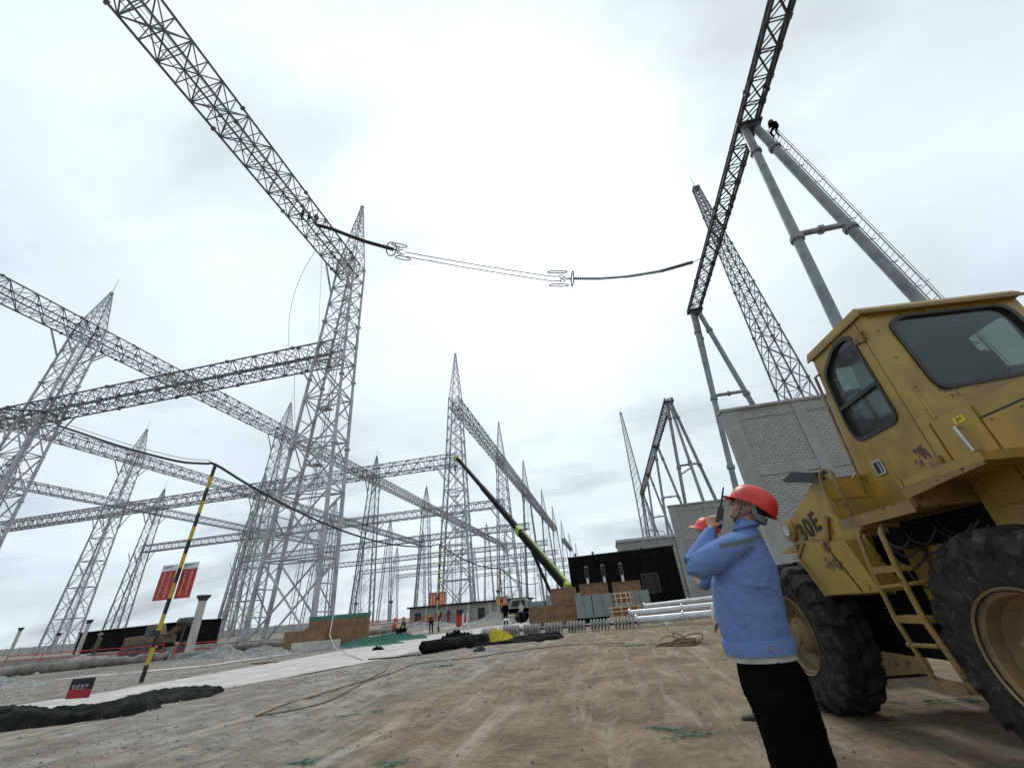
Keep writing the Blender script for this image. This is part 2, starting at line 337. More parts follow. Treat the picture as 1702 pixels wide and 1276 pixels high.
def groundmat():
    m = bpy.data.materials.new('trampled_ground'); m.use_nodes = True; t = m.node_tree; b = t.nodes['Principled BSDF']; b.inputs['Roughness'].default_value = .95; b.inputs['Specular IOR Level'].default_value = .15
    co = N(t, 'ShaderNodeTexCoord').outputs['Object']; sp = N(t, 'ShaderNodeSeparateXYZ'); t.links.new(co, sp.inputs[0])
    def noi(s, d=8, r=.6, sc=None, dist=0):
        n = N(t, 'ShaderNodeTexNoise'); n.inputs['Scale'].default_value = s; n.inputs['Detail'].default_value = d; n.inputs['Roughness'].default_value = r; n.inputs['Distortion'].default_value = dist
        if sc:
            mpn = N(t, 'ShaderNodeMapping'); mpn.inputs['Scale'].default_value = sc[0]; mpn.inputs['Rotation'].default_value = (0, 0, sc[1]); t.links.new(co, mpn.inputs[0]); t.links.new(mpn.outputs[0], n.inputs[0])
        else: t.links.new(co, n.inputs[0])
        return n.outputs['Fac']
    def rg(v, a, c_):
        n = N(t, 'ShaderNodeMapRange'); n.inputs[1].default_value = a; n.inputs[2].default_value = c_; t.links.new(v, n.inputs[0]); return n.outputs[0]
    big = noi(.35, 5); fine = noi(9, 10, .7); tr = noi(1.0, 7, .6, ((3.2, .35, 1), math.radians(-16)), .4); tr2 = noi(1.6, 7, .6, ((4.5, .3, 1), math.radians(10)), .3)
    brown = mixc(t, rg(noi(1.1, 9, .68), .40, .60), (.275, .212, .142), (.150, .114, .076))
    grey = mixc(t, rg(noi(2.2, 9, .7), .38, .62), (.32, .295, .258), (.145, .134, .120))
    # the left part of the yard is grey gravelly ground, the middle bare brown soil
    lx = math_(t, 'ADD', math_(t, 'ADD', sp.outputs[0], math_(t, 'MULTIPLY', sp.outputs[1], -.10)), math_(t, 'MULTIPLY', math_(t, 'SUBTRACT', big, .5), 9.0))
    base = mixc(t, rg(lx, -2.4, -5.8), brown, grey)
    base = mixc(t, math_(t, 'MULTIPLY', rg(tr, .52, .66), .6), base, (.40, .35, .285))
    base = mixc(t, math_(t, 'MULTIPLY', rg(tr2, .54, .66), .5), base, (.145, .112, .082))
    base = mixc(t, math_(t, 'MULTIPLY', rg(noi(.8, 8, .65, None, .8), .52, .64), .6), base, (.135, .10, .068))
    base = mixc(t, math_(t, 'MULTIPLY', rg(fine, .54, .72), .45), base, (.38, .315, .24))
    base = mixc(t, math_(t, 'MULTIPLY', rg(fine, .46, .30), .5), base, (.07, .058, .045))
    base = mixc(t, math_(t, 'MULTIPLY', rg(noi(.7, 4, .5), .60, .72), .35), base, (.26, .15, .105))
    t.links.new(base, b.inputs['Base Color'])
    # tyre tread marks: fine ripples inside wandering lanes
    wv = N(t, 'ShaderNodeTexWave', wave_type='BANDS', bands_direction='Y'); wv.inputs['Scale'].default_value = 3.2; wv.inputs['Distortion'].default_value = 2.5; wv.inputs['Detail'].default_value = 2; wv.inputs['Detail Scale'].default_value = .8
    t.links.new(co, wv.inputs[0])
    lane = rg(noi(.55, 3, .5, ((1.0, .18, 1), math.radians(14))), .50, .58)
    vo = N(t, 'ShaderNodeTexVoronoi'); vo.inputs['Scale'].default_value = 14; t.links.new(co, vo.inputs[0])
    hgt = math_(t, 'ADD', math_(t, 'MULTIPLY', math_(t, 'MULTIPLY', wv.outputs['Fac'], lane), .45), math_(t, 'ADD', math_(t, 'MULTIPLY', noi(5, 10, .7), 2.0), math_(t, 'ADD', math_(t, 'MULTIPLY', tr, 1.6), math_(t, 'MULTIPLY', vo.outputs['Distance'], -.6))))
    bn = N(t, 'ShaderNodeBump'); bn.inputs['Strength'].default_value = .8; bn.inputs['Distance'].default_value = .03; t.links.new(hgt, bn.inputs['Height']); t.links.new(bn.outputs[0], b.inputs['Normal'])
    return m
M['ground'] = groundmat()
gm = MB(); gm.v = gv; gm.f = gf
struct(gm.build('ground', 'ground', recalc=False, smooth=True, ang=180), 'bare brown and grey trampled soil with tyre marks')
# pale concrete road and the second pale path
def strip(name, A, B, y0, y1, z, m, step=.5):
    mb = MB(); n = int((y1-y0)/step)+1; vs = []
    for i in range(n+1):
        y = y0+(y1-y0)*i/n; a = interp(A, y); b = interp(B, y)
        ja = noise.noise(Vector((y*1.4, 0, 2)))*.13; jb = noise.noise(Vector((y*1.4, 9, 2)))*.13
        vs += [(a+ja, y, z), (b+jb, y, z)]
    mb.add(vs, [(2*i, 2*i+1, 2*i+3, 2*i+2) for i in range(n)]); return mb.build(name, m)
M['road'] = mat('pale_concrete_road', (.53, .51, .475), .9, 0, (.40, .385, .36), 1.1, (.4, .65), bump=.5, bsc=9, dirt=.4)
struct(strip('road', NEAR, FAR, 7.6, 118, .004, 'road'), 'pale concrete strip road')
S2A = [(15.2, -30.), (15.9, -25.4), (16.2, -22), (17.4, -17.3)]; 
pth = MB(); PP = [(-40, 9.5), (-31, 13.6), (-25.6, 15.6), (-21.5, 16.3), (-17.6, 17.4), (-16.6, 22), (-16.2, 30), (-16.2, 60)]
for i in range(len(PP)-1):
    a = Vector((*PP[i], .006)); b = Vector((*PP[i+1], .006)); d = (b-a).normalized(); n_ = Vector((-d.y, d.x, 0))*.5
    pth.add([a-n_-d*.1, b-n_+d*.1, b+n_+d*.1, a+n_-d*.1], [(0, 1, 2, 3)]) if i % 2 == 0 else pth.add([a-n_+Vector((0, 0, .003)), b-n_+Vector((0, 0, .003)), b+n_+Vector((0, 0, .003)), a+n_+Vector((0, 0, .003))], [(0, 1, 2, 3)])
struct(pth.build('path', 'road'), 'narrow pale concrete path')

# ------------------------------------------------------------------ gantry towers and beams
LINES = [-26.9, -70.9, -114.9, -158.9]
ROWS = [34, 76, 119, 162, 214, 259, 310, 374, 446]
ZA, HA, ZB, HB = 41.15, 2.3, 28.1, 2.15
LV = [0, 6.4, 12.4, 17.8, 22.8, 27.6, ZB+HB, 33.4, 36.2, 38.8, ZA, ZA+HA]
def hx(z): return 3.25+(1.2-3.25)*min(z, ZA)/ZA
HY = 1.15
def make_tower(tip, rod, near):
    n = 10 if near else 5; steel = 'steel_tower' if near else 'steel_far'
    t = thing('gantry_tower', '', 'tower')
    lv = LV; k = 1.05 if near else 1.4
    def leg_pt(sx, sy, z): return Vector((sx*hx(z), sy*HY, z))
    for sx in (-1, 1):
        for sy in (-1, 1):
            m = MB(); zs = [0, 12.4, 22.8, 33.4, ZA+HA]; rs = [.20, .175, .155, .135]
            for i in range(4):
                m.tube(leg_pt(sx, sy, zs[i]), leg_pt(sx, sy, zs[i+1]), rs[i]*k, n=n)
            if near:
                for z in (9.2, 17.0, 25.2, 33.4): m.lathe([(.12, -.09), (.29, -.09), (.29, .09), (.12, .09)], leg_pt(sx, sy, z), n=14)
                m.lathe([(.3, 0), (.42, 0), (.42, .08), (.3, .08), (.24, .35)], leg_pt(sx, sy, 0), n=14)
                for z in lv[1:]: m.ball(leg_pt(sx, sy, z), .2*k, n=6)
            m.build('leg', steel, t, smooth=near)
    m = MB(); rb = .085*k
    for i in range(len(lv)-1):
        z0, z1 = lv[i], lv[i+1]; r = rb if i < 5 else rb*.75
        for sy in (-1, 1):
            m.tube(leg_pt(-1, sy, z1), leg_pt(1, sy, z1), r, n=n-3, cap=False)
            m.tube(leg_pt(-1, sy, z0), leg_pt(1, sy, z1), r, n=n-3, cap=False); m.tube(leg_pt(1, sy, z0), leg_pt(-1, sy, z1), r, n=n-3, cap=False)
        for sx in (-1, 1):
            m.tube(leg_pt(sx, -1, z1), leg_pt(sx, 1, z1), r*.8, n=n-3, cap=False)
            sub = max(2, int(round((z1-z0)/2.2))) if z1-z0 > 2.6 else 1
            for q in range(sub):
                a = z0+(z1-z0)*q/sub; b = z0+(z1-z0)*(q+1)/sub; s0 = 1 if q % 2 else -1
                m.tube(leg_pt(sx, s0, a), leg_pt(sx, -s0, b), r*.7, n=n-3, cap=False)
                if q: m.tube(leg_pt(sx, -1, a), leg_pt(sx, 1, a), r*.6, n=n-3, cap=False)
        m.tube(leg_pt(-1, -1, z1), leg_pt(1, 1, z1), r*.6, n=n-3, cap=False)
    m.build('bracing', steel, t, smooth=near)
    # spire
    m = MB(); z0 = ZA+HA; sc = (tip-z0); st = [0, .2, .38, .54, .68, .8, .9, 1.0]; wx0 = 1.2; tipw = .12
    if tip < 54: pass
    def sp(sx, sy, f): return Vector((sx*(wx0+(tipw-wx0)*f), sy*(HY+(tipw-HY)*f), z0+sc*f))
    for sx in (-1, 1):
        for sy in (-1, 1): m.tube(sp(sx, sy, 0), sp(sx, sy, 1), .085*k, .06*k, n=n-2)
    for i in range(len(st)-1):
        a, b = st[i], st[i+1]
        C4 = ((-1, -1), (1, -1), (1, 1), (-1, 1))
        for j in range(4):
            p, q = C4[j], C4[(j+1) % 4]
            m.tube(sp(*p, a), sp(*q, b), .045*k, n=n-4 if near else 4, cap=False); m.tube(sp(*q, a), sp(*p, b), .045*k, n=n-4 if near else 4, cap=False)
            m.tube(sp(*p, b), sp(*q, b), .04*k, n=4, cap=False)
    m.box((-.22, -.22, tip-.12), (.22, .22, tip+.1))
    if rod: m.tube((0, 0, tip), (0, 0, tip+3.0), .05, .03, n=5)
    m.build('spire', steel, t)
    # caged ladder inside
    m = MB(); lr = .03 if near else .035
    for x in (-.22, .22): m.bar((x, .3, 0), (x, .3, ZA), .05, .05, (0, 1, 0))
    z = .5
    while z < ZA: m.bar((-.22, .3, z), (.22, .3, z), lr, lr); z += .45 if near else 1.2
    if near:
        z = 3
        while z < ZA:
            m.path([(.38*math.cos(a), .3-.38*abs(math.sin(a)), z) for a in np.linspace(0, PI, 9)], .018, n=4); z += 1.1
        for a in (.6, 1.2, 1.95, 2.55): m.tube((.38*math.cos(a), .3-.38*math.sin(a), 3), (.38*math.cos(a), .3-.38*math.sin(a), ZA), .015, n=4)
        for z in (15.2, 21.5): m.box((-.7, -.7, z), (.7, .2, z+.05)); [m.tube((x, y, z), (x, y, z+1.1), .03, n=5) for x in (-.7, .7) for y in (-.7, .2)]; [m.tube((-.7, y, z+h_), (.7, y, z+h_), .025, n=5) for y in (-.7, .2) for h_ in (.55, 1.1)]
    m.build('ladder', 'steel_far' if not near else 'steel_tower', t)
    return t
def make_knees(t, dirs, near):
    n = 8 if near else 5; k = 1.05 if near else 1.4; st = 'steel_tower' if near else 'steel_far'
    for d in dirs:
        if d[0] == 'y':
            s_ = d[1]
            for sx in (-1, 1):
                MB().tube((sx*hx(37.6), s_*HY, 37.6), (sx*1.2, s_*(HY+2.3), ZA), .11*k, n=n).build('knee_brace', st, t)
        else:
            s_ = d[1]
            for sy in (-1, 1): MB().tube((s_*hx(24.9), sy*HY, 24.9), (s_*(hx(ZB)+2.3), sy*HY, ZB), .10*k, n=n).build('knee_brace', st, t)
def make_beam(L, wd, ht, near, label, grp, tri=False, dark=False, walk=True, pl=1.5):
    "beam along local +Y from 0 to L, bottom at z=0"
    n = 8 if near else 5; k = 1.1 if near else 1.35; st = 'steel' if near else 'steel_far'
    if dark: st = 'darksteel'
    t = thing('lattice_beam', label, 'beam', group=grp)
    P = max(2, int(round(L/pl))); c = [(-wd/2, 0), (wd/2, 0), (wd/2, ht), (-wd/2, ht)]
    for (x, z) in c:
        m = MB(); m.tube((x, 0, z), (x, L, z), (.095 if not dark else .088)*k, n=n)
        if near:
            for i in range(0, P+1): m.ball((x, L*i/P, z), .12 if not dark else .10, n=5)
            for i in range(3, P, 6): m.lathe([(.08, -.09), (.23, -.09), (.23, .09), (.08, .09)] if not dark else [(.06, -.06), (.15, -.06), (.15, .06), (.06, .06)], (x, L*(i+.5)/P, z), (0, 1, 0), n=12)
        m.build('chord', st, t, smooth=near)
    m = MB(); r = (.05 if not dark else .042)*k
    nn = 6 if near else 4; r *= 1.0 if near else 1.15
    for i in range(P+1):
        y = L*i/P
        for j in range(4):
            a, b = c[j], c[(j+1) % 4]; m.tube((a[0], y, a[1]), (b[0], y, b[1]), r*.85, n=nn, cap=False)
            if i < P:
                y2 = L*(i+1)/P
                if (i+j) % 2: a, b = b, a
                m.tube((a[0], y, a[1]), (b[0], y2, b[1]), r, n=nn, cap=False)
                if dark: m.tube((b[0], y, b[1]), (a[0], y2, a[1]), r*.8, n=nn, cap=False)
        if near and i % 2 == 0: m.tube((c[0][0], y, c[0][1]), (c[2][0], y, c[2][1]), r*.6, n=nn, cap=False)
    m.build('web_bracing', st, t, smooth=near)
    if walk:
        m = MB()
        for x in (-.28, .28): m.bar((x, 0, .08), (x, L, .08), .05, .05)
        y = .3
        while y < L: m.bar((-.28, y, .09), (.28, y, .09), .05, .03); y += .5 if near else 1.6
        if near:
            for z in (.6, 1.1): m.bar((.3, 0, z), (.3, L, z), .03, .03)
            for i in range(P+1): m.bar((.3, L*i/P, 0), (.3, L*i/P, 1.1), .03, .03)
        m.build('walkway', st, t)
    return t
ordn = ['nearest', 'second', 'third', 'fourth', 'fifth', 'sixth', 'seventh', 'eighth', 'ninth']
linen = ['rightmost line', 'second line from right', 'third line from right', 'far left line']
protoT = {}
for li, X in enumerate(LINES):
    for ri, Y in enumerate(ROWS):
        if li == 3 and (ri == 0 or ri > 6): continue
        if li == 2 and ri > 7: continue
        tip, rod = (56.1, False) if li == 0 else (50.6, True)
        near = (li == 0 and ri < 3) or (li in (1, 2) and ri < 2)
        dirs = []
        if not (ri == 1 and li == 0): dirs.append(('y', -1))
        if not (li == 0 and ri == 0): dirs.append(('y', 1))
        dirs.append(('x', -1))
        if li > 0: dirs.append(('x', 1))
        lab = f"lattice tower with {'plain' if li == 0 else 'rod-tipped'} spire, {ordn[ri]} from camera in {linen[li]}"
        key = (li == 0, near)
        if key not in protoT: t = protoT[key] = make_tower(tip, rod, near); t['label'] = lab; t['group'] = 'lattice gantry towers'; t.location = (X, Y, 0)
        else: t = dup(protoT[key], (X, Y, 0), 0, lab, 'lattice gantry towers')
        for ch in list(t.children):
            if ch.name.startswith('knee_brace'): bpy.data.objects.remove(ch)
        make_knees(t, dirs, near)
protoB = {}
def beam(L, wd, ht, near, loc, rz, label, grp, **kw):
    key = (round(L, 1), wd, ht, near, kw.get('dark', False))
    if key not in protoB: t = protoB[key] = make_beam(L, wd, ht, near, label, grp, **kw); t.location = loc; t.rotation_euler = (0, 0, rz); return t
    return dup(protoB[key], loc, rz, label, grp)
# beams running away from the camera (high)
def segs(li):
    r = ROWS
    if li == 0: return [(-9, r[0]), (r[1], r[2]), (r[2], r[3]), (r[3], r[4]), (r[4], r[5]), (r[6], r[7])]
    a = [(-9, r[0])]+[(r[i], r[i+1]) for i in range(7)]
    return a[:7] if li == 1 else a[:6] if li == 2 else a[1:5]
for li, X in enumerate(LINES):
    for i, (a, b) in enumerate(segs(li)):
        near = (li == 0 and b < 130) or (li in (1,) and b < 80)
        beam(b-a, 2.4, HA, near, (X, a, ZA), 0, f"high lattice beam running away from camera, {ordn[i]} span of the {linen[li]}", 'high lattice beams')
# cross beams (lower)
for ri, Y in enumerate(ROWS):
    for li in range(3):
        if ri > 7 and li > 0: continue
        if li == 2 and (ri == 0 or ri > 6): continue
        near = ri == 0 or (ri == 1 and li == 0)
        beam(44, 2.3, HB, near, (LINES[li], Y, ZB), PI/2, f"low cross lattice beam, {ordn[ri]} row, between {['first and second', 'second and third', 'third and fourth'][li]} tower lines from right", 'low cross lattice beams')

# ------------------------------------------------------------------ right hand pipe portals
RX, RZ = 13.6, 26.6
def portal_leg(m, p, q, r, n=14, fl=(.25, .62)):
    p = Vector(p); q = Vector(q); m.tube(p, q, r, n=n); d = (q-p).normalized()
    for f in fl:
        c = p.lerp(q, f)
        m.lathe([(r, -.10), (r*1.38, -.10), (r*1.38, .10), (r, .10)], c, d, n=n+4)
        for k in range(10):
            a = Vector((0, 0, 1)).cross(d).normalized(); b = d.cross(a); e = a*math.cos(k*PI/5)+b*math.sin(k*PI/5)
            m.tube(c+e*r*1.22-d*.2, c+e*r*1.22+d*.2, .02, n=4)
def make_portal(Y, label, brace=0, ladder=False, n=14, fa=-2.9, fb=3.6):
    t = thing('pipe_portal', label, 'gantry support', (RX, Y, 0), group='A-shaped pipe supports of the right hand gantries')
    for s_, fx in ((-1, fa), (1, fb)):
        m = MB(); portal_leg(m, (fx, 0, 0), (s_*.28, 0, RZ), .23, n, (.12, .38, .62, .9)); m.build('leg', 'pipe', t, smooth=True)
    if brace:
        m = MB(); portal_leg(m, (-.9, brace*7.5, 0), (0, .2*brace, RZ-.3), .2, n, (.3, .62, .9)); m.build('brace_leg', 'pipe', t, smooth=True)
        m = MB(); z = 15.5; f = z/RZ; m.tube((-2.9+(2.62)*f, 0, z), (-.9*(1-f), brace*7.5*(1-f)+.2*brace*f, z), .1, n=n); m.build('tie_tube', 'pipe', t, smooth=True)
    m = MB(); z = 16.8; f = z/RZ; x0 = fa+(-.28-fa)*f; x1 = fb+(.28-fb)*f
    m.tube((x0, 0, z), (x1, 0, z), .15, n=n); m.lathe([(.15, -.08), (.24, -.08), (.24, .08), (.15, .08)], ((x0+x1)/2, 0, z), (1, 0, 0), n=n); m.build('cross_tube', 'pipe', t, smooth=True)
    m = MB(); m.box((-.75, -.35, RZ-.02), (.75, .35, RZ+.1)); m.box((-.5, -.25, RZ-.5), (.5, .25, RZ-.02)); m.tube((-.6, -.2, RZ+.1), (-.6, -.2, RZ+.4), .1, n=8); m.build('cap_plate', 'darksteel', t)
    if ladder:
        m = MB(); p0 = Vector((fb, 0, 0)); p1 = Vector((.28, 0, RZ)); d = (p1-p0).normalized(); off = Vector((.95, 0, 0))*.62
        for y in (-.2, .2): m.tube(p0+off+Vector((0, y, 0)), p1+off+Vector((0, y, 0))-d*.6, .025, n=5)
        L = (p1-p0).length; s = .4
        while s < L-.7: m.tube(p0+off+d*s+Vector((0, -.2, 0)), p0+off+d*s+Vector((0, .2, 0)), .016, n=4); s += .35
        s = 1.2
        while s < L-1: m.tube(p0+d*s, p0+off+d*s, .03, n=4); m.tube(p0+off+d*s+Vector((0, -.2, 0)), p0+off+d*s+Vector((.25, -.2, .12)), .015, n=4); s += 1.6
        m.tube(p0+off*1.55, p1+off*1.55-d*.4, .018, n=4)
        m.build('ladder', 'steel', t)
    return t
PY = [(17.0, 0, True, 'grey A-shaped pipe support with ladder, largest one above the loader cab'), (35.7, 1, False, 'grey A-shaped pipe support at the far end of the near right hand beam'),
      (57.8, -1, False, 'tall grey pipe support at the near end of the distant right hand beam'), (77.8, 0, False, 'second pipe support of the distant right hand beam'),
      (97.7, 0, False, 'third pipe support of the distant right hand beam'), (118, 1, False, 'farthest pipe support of the distant right hand beam beside the thin mast')]
for y, b, l, lab in PY: make_portal(y, lab, b, l, 14 if y < 50 else 8, *((-2.6, 3.0) if y < 20 else (-2.9, 3.6)))
def rbeam(a, b, lab):
    t = make_beam(b-a, 1.12, .32, True, lab, 'right hand lattice beams', dark=True, walk=False, pl=1.35); t.location = (RX, a, RZ+.12); return t
rb1 = rbeam(-6, 36.2, 'dark narrow lattice beam overhead at upper right, held by pipe supports')
m = MB()
for i in range(0, 32):
    y = 42.2*i/31
    for x in (-.56, .56): m.box((x-.14, y-.13, -.02), (x+.14, y+.13, .02))
m.build('gusset_plate', 'darksteel', rb1)['kind'] = 'stuff'
rbeam(57.3, 118.5, 'dark narrow lattice beam in the distance above the second grey wall')
# lightning masts
def mast(X, Y, H, b, t_, lab, n):
    t = thing('lattice_mast', lab, 'mast', (X, Y, 0), group='slender lattice masts')
    m = MB(); hw = lambda z: (b+(t_-b)*z/H)/2
    for sx in (-1, 1):
        for sy in (-1, 1):
            lg = MB(); lg.tube((sx*b/2, sy*b/2, 0), (sx*t_/2, sy*t_/2, H), .12, .07, n=n)
            for z in range(6, int(H), 7): lg.lathe([(.06, -.07), (.2, -.07), (.2, .07), (.06, .07)], (sx*hw(z), sy*hw(z), z), n=n)
            lg.build('leg', 'steel' if n > 5 else 'steel_far', t, smooth=True)
    z = 0
    while z < H-.6:
        s = max(.9, hw(z)*1.9); z1 = min(H, z+s); C4 = ((-1, -1), (1, -1), (1, 1), (-1, 1))
        for j in range(4):
            p, q = C4[j], C4[(j+1) % 4]; f = lambda c, zz_: (c[0]*hw(zz_), c[1]*hw(zz_), zz_)
            m.tube(f(p, z), f(q, z1), .05, n=n-2, cap=False); m.tube(f(q, z), f(p, z1), .05, n=n-2, cap=False); m.tube(f(p, z1), f(q, z1), .04, n=n-2, cap=False)
        z = z1
    m.box((-t_/2-.1, -t_/2-.1, H-.3), (t_/2+.1, t_/2+.1, H+.05)); m.tube((0, 0, H), (0, 0, H+3.2), .05, .02, n=5)
    m.build('bracing', 'steel' if n > 5 else 'steel_far', t)
mast(22.9, 43.0, 54, 3.4, .75, 'tall slender lattice mast rising behind the near grey brick wall', 7)
mast(13.3, 122.5, 54, 4.2, .6, 'tall slender lattice mast leaning beside the distant pipe supports', 5)

# ------------------------------------------------------------------ overhead string, rings, conductors
def catp(a, b, sag, n=14):
    a = Vector(a); b = Vector(b); return [a.lerp(b, i/n)-Vector((0, 0, sag*4*(i/n)*(1-i/n))) for i in range(n+1)]
def insulator(name, pts, r, label, core=.05, pitch=.17, grp=None):
    t = thing(name, label, 'insulator', pts[0], group=grp); o = Vector(pts[0]); m = MB(); m.path([p-o for p in pts], core, n=6)
    for a, b in zip(pts, pts[1:]):
        d = (b-a); k = max(1, int(d.length/pitch)); dn = d.normalized()
        for i in range(k): m.lathe([(core, -.02), (r, -.035), (r*.92, .03), (core, .05)], a+d*(i+.5)/k-o, dn, n=10)
    m.build('shed_string', 'insul', t, smooth=False); return t
ringn = Vector((-.05, .80, -.55)).normalized(); ringd = Vector((.97, .05, -.22)).normalized()
def ring_set(c, axis, label, flip):
    c = Vector(c); t = thing('corona_ring_set', label, 'corona rings', c, group='corona ring sets'); ax = Vector(axis).normalized()
    m = MB(); a = ax.cross(Vector((0, 0, 1))).normalized(); b = ax.cross(a)
    m.path([a*(.68*math.cos(q))+b*(.68*math.sin(q)) for q in np.linspace(0, 2*PI, 33)[:-1]], .055, n=8, closed=True)
    for q in (.4, 2.6, 4.6): m.tube(ax*.25*flip, a*(.68*math.cos(q))+b*(.68*math.sin(q)), .02, n=5)
    m.build('end_ring', 'darksteel', t, smooth=True)
    e2 = (ringn.cross(ax)).normalized()
    for s_ in (-1, 1):
        m = MB(); cc = ax*1.35*flip+ringn*.62*s_; pts = []
        for q in np.linspace(0, 2*PI, 41)[:-1]:
            cq, sq = math.cos(q), math.sin(q); pts.append(cc+ax*(.92*math.copysign(abs(cq)**.7, cq))+e2*(.42*math.copysign(abs(sq)**.8, sq)))
        m.path(pts, .05, n=8, closed=True); m.tube(cc, ax*1.0*flip, .02, n=5); m.build('side_ring', 'darksteel', t, smooth=True)
    m = MB()
    m.bar(ax*.1*flip, ax*.5*flip, .5, .04, ringn); 
    for s_ in (-1, 1):
        m.tube(ax*.45*flip, ax*.95*flip+ringn*.2*s_, .04, n=6); m.path([ax*.95*flip+ringn*.2*s_+(ringn*math.cos(q)*.17+ax*math.sin(q)*.22)*s_ for q in np.linspace(0, 2*PI, 17)[:-1]], .035, n=6, closed=True)
        m.tube(ax*1.1*flip+ringn*.2*s_, ax*1.7*flip+ringn*.22*s_, .045, n=6)
    m.build('yoke_fittings', 'darksteel', t)
    return t
Lp = [Vector(p) for p in ((-25.7, 25.3, 41.0), (-23.5, 25.35, 39.6), (-21.2, 25.4, 37.8), (-18.9, 25.45, 36.1), (-16.6, 25.5, 34.6), (-15.7, 25.5, 34.0))]
insulator('insulator_string', Lp, .20, 'thick black insulator string hanging from the near left beam', .13, .15, 'overhead insulator strings')
ring_set((-15.9, 25.5, 34.1), Lp[-1]-Lp[-2], 'ring fittings at the left end of the twin conductor', 1)
Rp = [Vector(p) for p in ((1.7, 28, 27.3), (4.0, 28, 26.62), (6.5, 28, 26.18), (9.2, 28, 26.02), (12.0, 28, 26.3))]
insulator('insulator_string', Rp, .18, 'dark beaded insulator string hanging from the right hand beam', .07, .17, 'overhead insulator strings')
mm = MB(); mm.tube((0, 0, 0), (1.1, .05, .35), .035, n=5); o = mm.build('tension_link', 'darksteel'); o.location = (12.0, 28, 26.3); tag(o, 'thin link rod between the beaded insulator string and the right hand beam', 'link rod')
ring_set((1.55, 28, 27.32), Rp[1]-Rp[0], 'ring fittings at the right end of the twin conductor', -1)
for s_, lab in ((1, 'lower'), (-1, 'upper')):
    P0 = Vector((-14.35, 25.75, 33.1))+ringn*.22*s_; P1 = Vector((-.1, 27.9, 27.65))+ringn*.22*s_; o_ = P0.copy()
    for k in range(1):
        mm = MB(); mm.path([p-o_ for p in catp(P0, P1, .12)], .042, n=6); o = mm.build('conductor_wire', 'darksteel'); o.location = o_; tag(o, f'{lab} wire of the twin conductor between the two ring sets', 'wire', 'overhead twin conductor wires')

# thin hanging ropes
def smoothp_(pts, k=5):
    pts = [Vector(p) for p in pts]; out = []
    for i in range(len(pts)-1):
        p0 = pts[max(i-1, 0)]; p1 = pts[i]; p2 = pts[i+1]; p3 = pts[min(i+2, len(pts)-1)]
        for j in range(k): t_ = j/k; out.append(.5*((2*p1)+(p2-p0)*t_+(2*p0-5*p1+4*p2-p3)*t_*t_+(3*p1-p0-3*p2+p3)*t_**3))
    return out+[pts[-1]]
def ropeobj(pts, r, m, label, cat='rope', name='rope', grp=None):
    o_ = Vector(pts[0]); mb = MB(); mb.path([Vector(p)-o_ for p in pts], r, n=5); o = mb.build(name, m); o.location = o_; return tag(o, label, cat, grp)
ropeobj(smoothp_([(-27.6, 28.2, 41.1), (-30.4, 29.6, 38.2), (-32.3, 31.3, 34.4), (-32.7, 32.9, 30.2)]), .03, 'whiterope', 'thin pale rope curving from the high near beam down to the low cross beam')
ropeobj([(-27.2, 28.6, 41.1), (-27.9, 30.5, 36), (-28.4, 32.4, 30.3)], .022, 'whiterope', 'thin straight rope hanging beside the near tower')
ropeobj(catp((-33, 34.9, 28), (-31.5, 34.9, 21.5), .3), .03, 'whiterope', 'thin rope end dangling below the low cross beam')
q0 = G(540, 1050, 1.5); q1 = G(600, 1100)
ropeobj([(-15.9, 23.7, 1.6), (-14.5, 21.5, .7), (-12.6, 19.2, .2), (-10.4, 17, .03), (-8.6, 14.8, .02)], .02, 'whiterope', 'pale rope running from the green topped board down onto the road')

# ------------------------------------------------------------------ fire walls, buildings, boundary
def firewall(Y, X0, X1, H, lab, br=2.47):
    t = thing('brick_wall', lab, 'wall', (X0, Y, 0), group='freestanding grey brick walls'); L = X1-X0
    MB().box((.02, .06, 0), (L-.02, .26, H-.12)).build('brick_panel', 'brick', t)
    x = 0; k = 0
    while x < L-.3:
        MB().box((x, 0, 0), (x+(.5 if k == 0 else .38), .32, H-.1)).build('pillar', 'greywall', t); x += 2.5; k += 1
    for z in (0, 2.2, 4.62): MB().box((.5, .03, z), (L, .29, z+.33)).build('band', 'greywall', t)
    MB().box((.5, .03, H-.5), (L, .29, H-.1)).build('band', 'greywall', t)
    MB().box((-.06, -.06, H-.1), (L+.06, .38, H)).build('coping', 'concrete', t); return t
firewall(15.5, 5.43, 24, 7.3, 'near freestanding grey brick wall with concrete pillars, behind the loader')
firewall(33.5, 5.55, 24, 7.25, 'farther grey brick wall, behind the man with the radio')
t = thing('warehouse', 'black sheeted warehouse with a dark window, behind the wooden crates', 'building', (-4.1, 49, 0))
MB().box((.05, .05, 0), (11.6, 14, 5.7)).build('body', 'black', t)
MB().prism([(0, 5.62), (11.75, 5.78), (11.75, 5.9), (0, 5.74)], 14.2, lambda u, v, w_: (u, w_-.05, v)).build('roof', 'roof', t)
m = MB(); [m.box((x, .0, 0), (x+.05, .05, 5.6)) for x in np.arange(.6, 11.5, 1.2)]; m.build('cladding_rib', 'black', t)['kind'] = 'stuff'
f = MB(); f.box((7.6, -.02, 1.5), (7.7, .05, 3.4)); f.box((9.3, -.02, 1.5), (9.4, .05, 3.4)); f.box((7.7, -.02, 3.3), (9.3, .05, 3.4)); f.box((7.7, -.02, 1.5), (9.3, .05, 1.6)); f = f.build('window', 'darksteel', t); MB().box((7.7, .0, 1.6), (9.3, .048, 3.3)).build('pane', 'gasket', f)
for x in (.9, 2.9, 8.4): MB().lathe([(.09, 0), (.09, .25), (.2, .3), (.05, .5)], (x, 1.2, 5.72), n=8).build('roof_vent', 'darksteel', t)
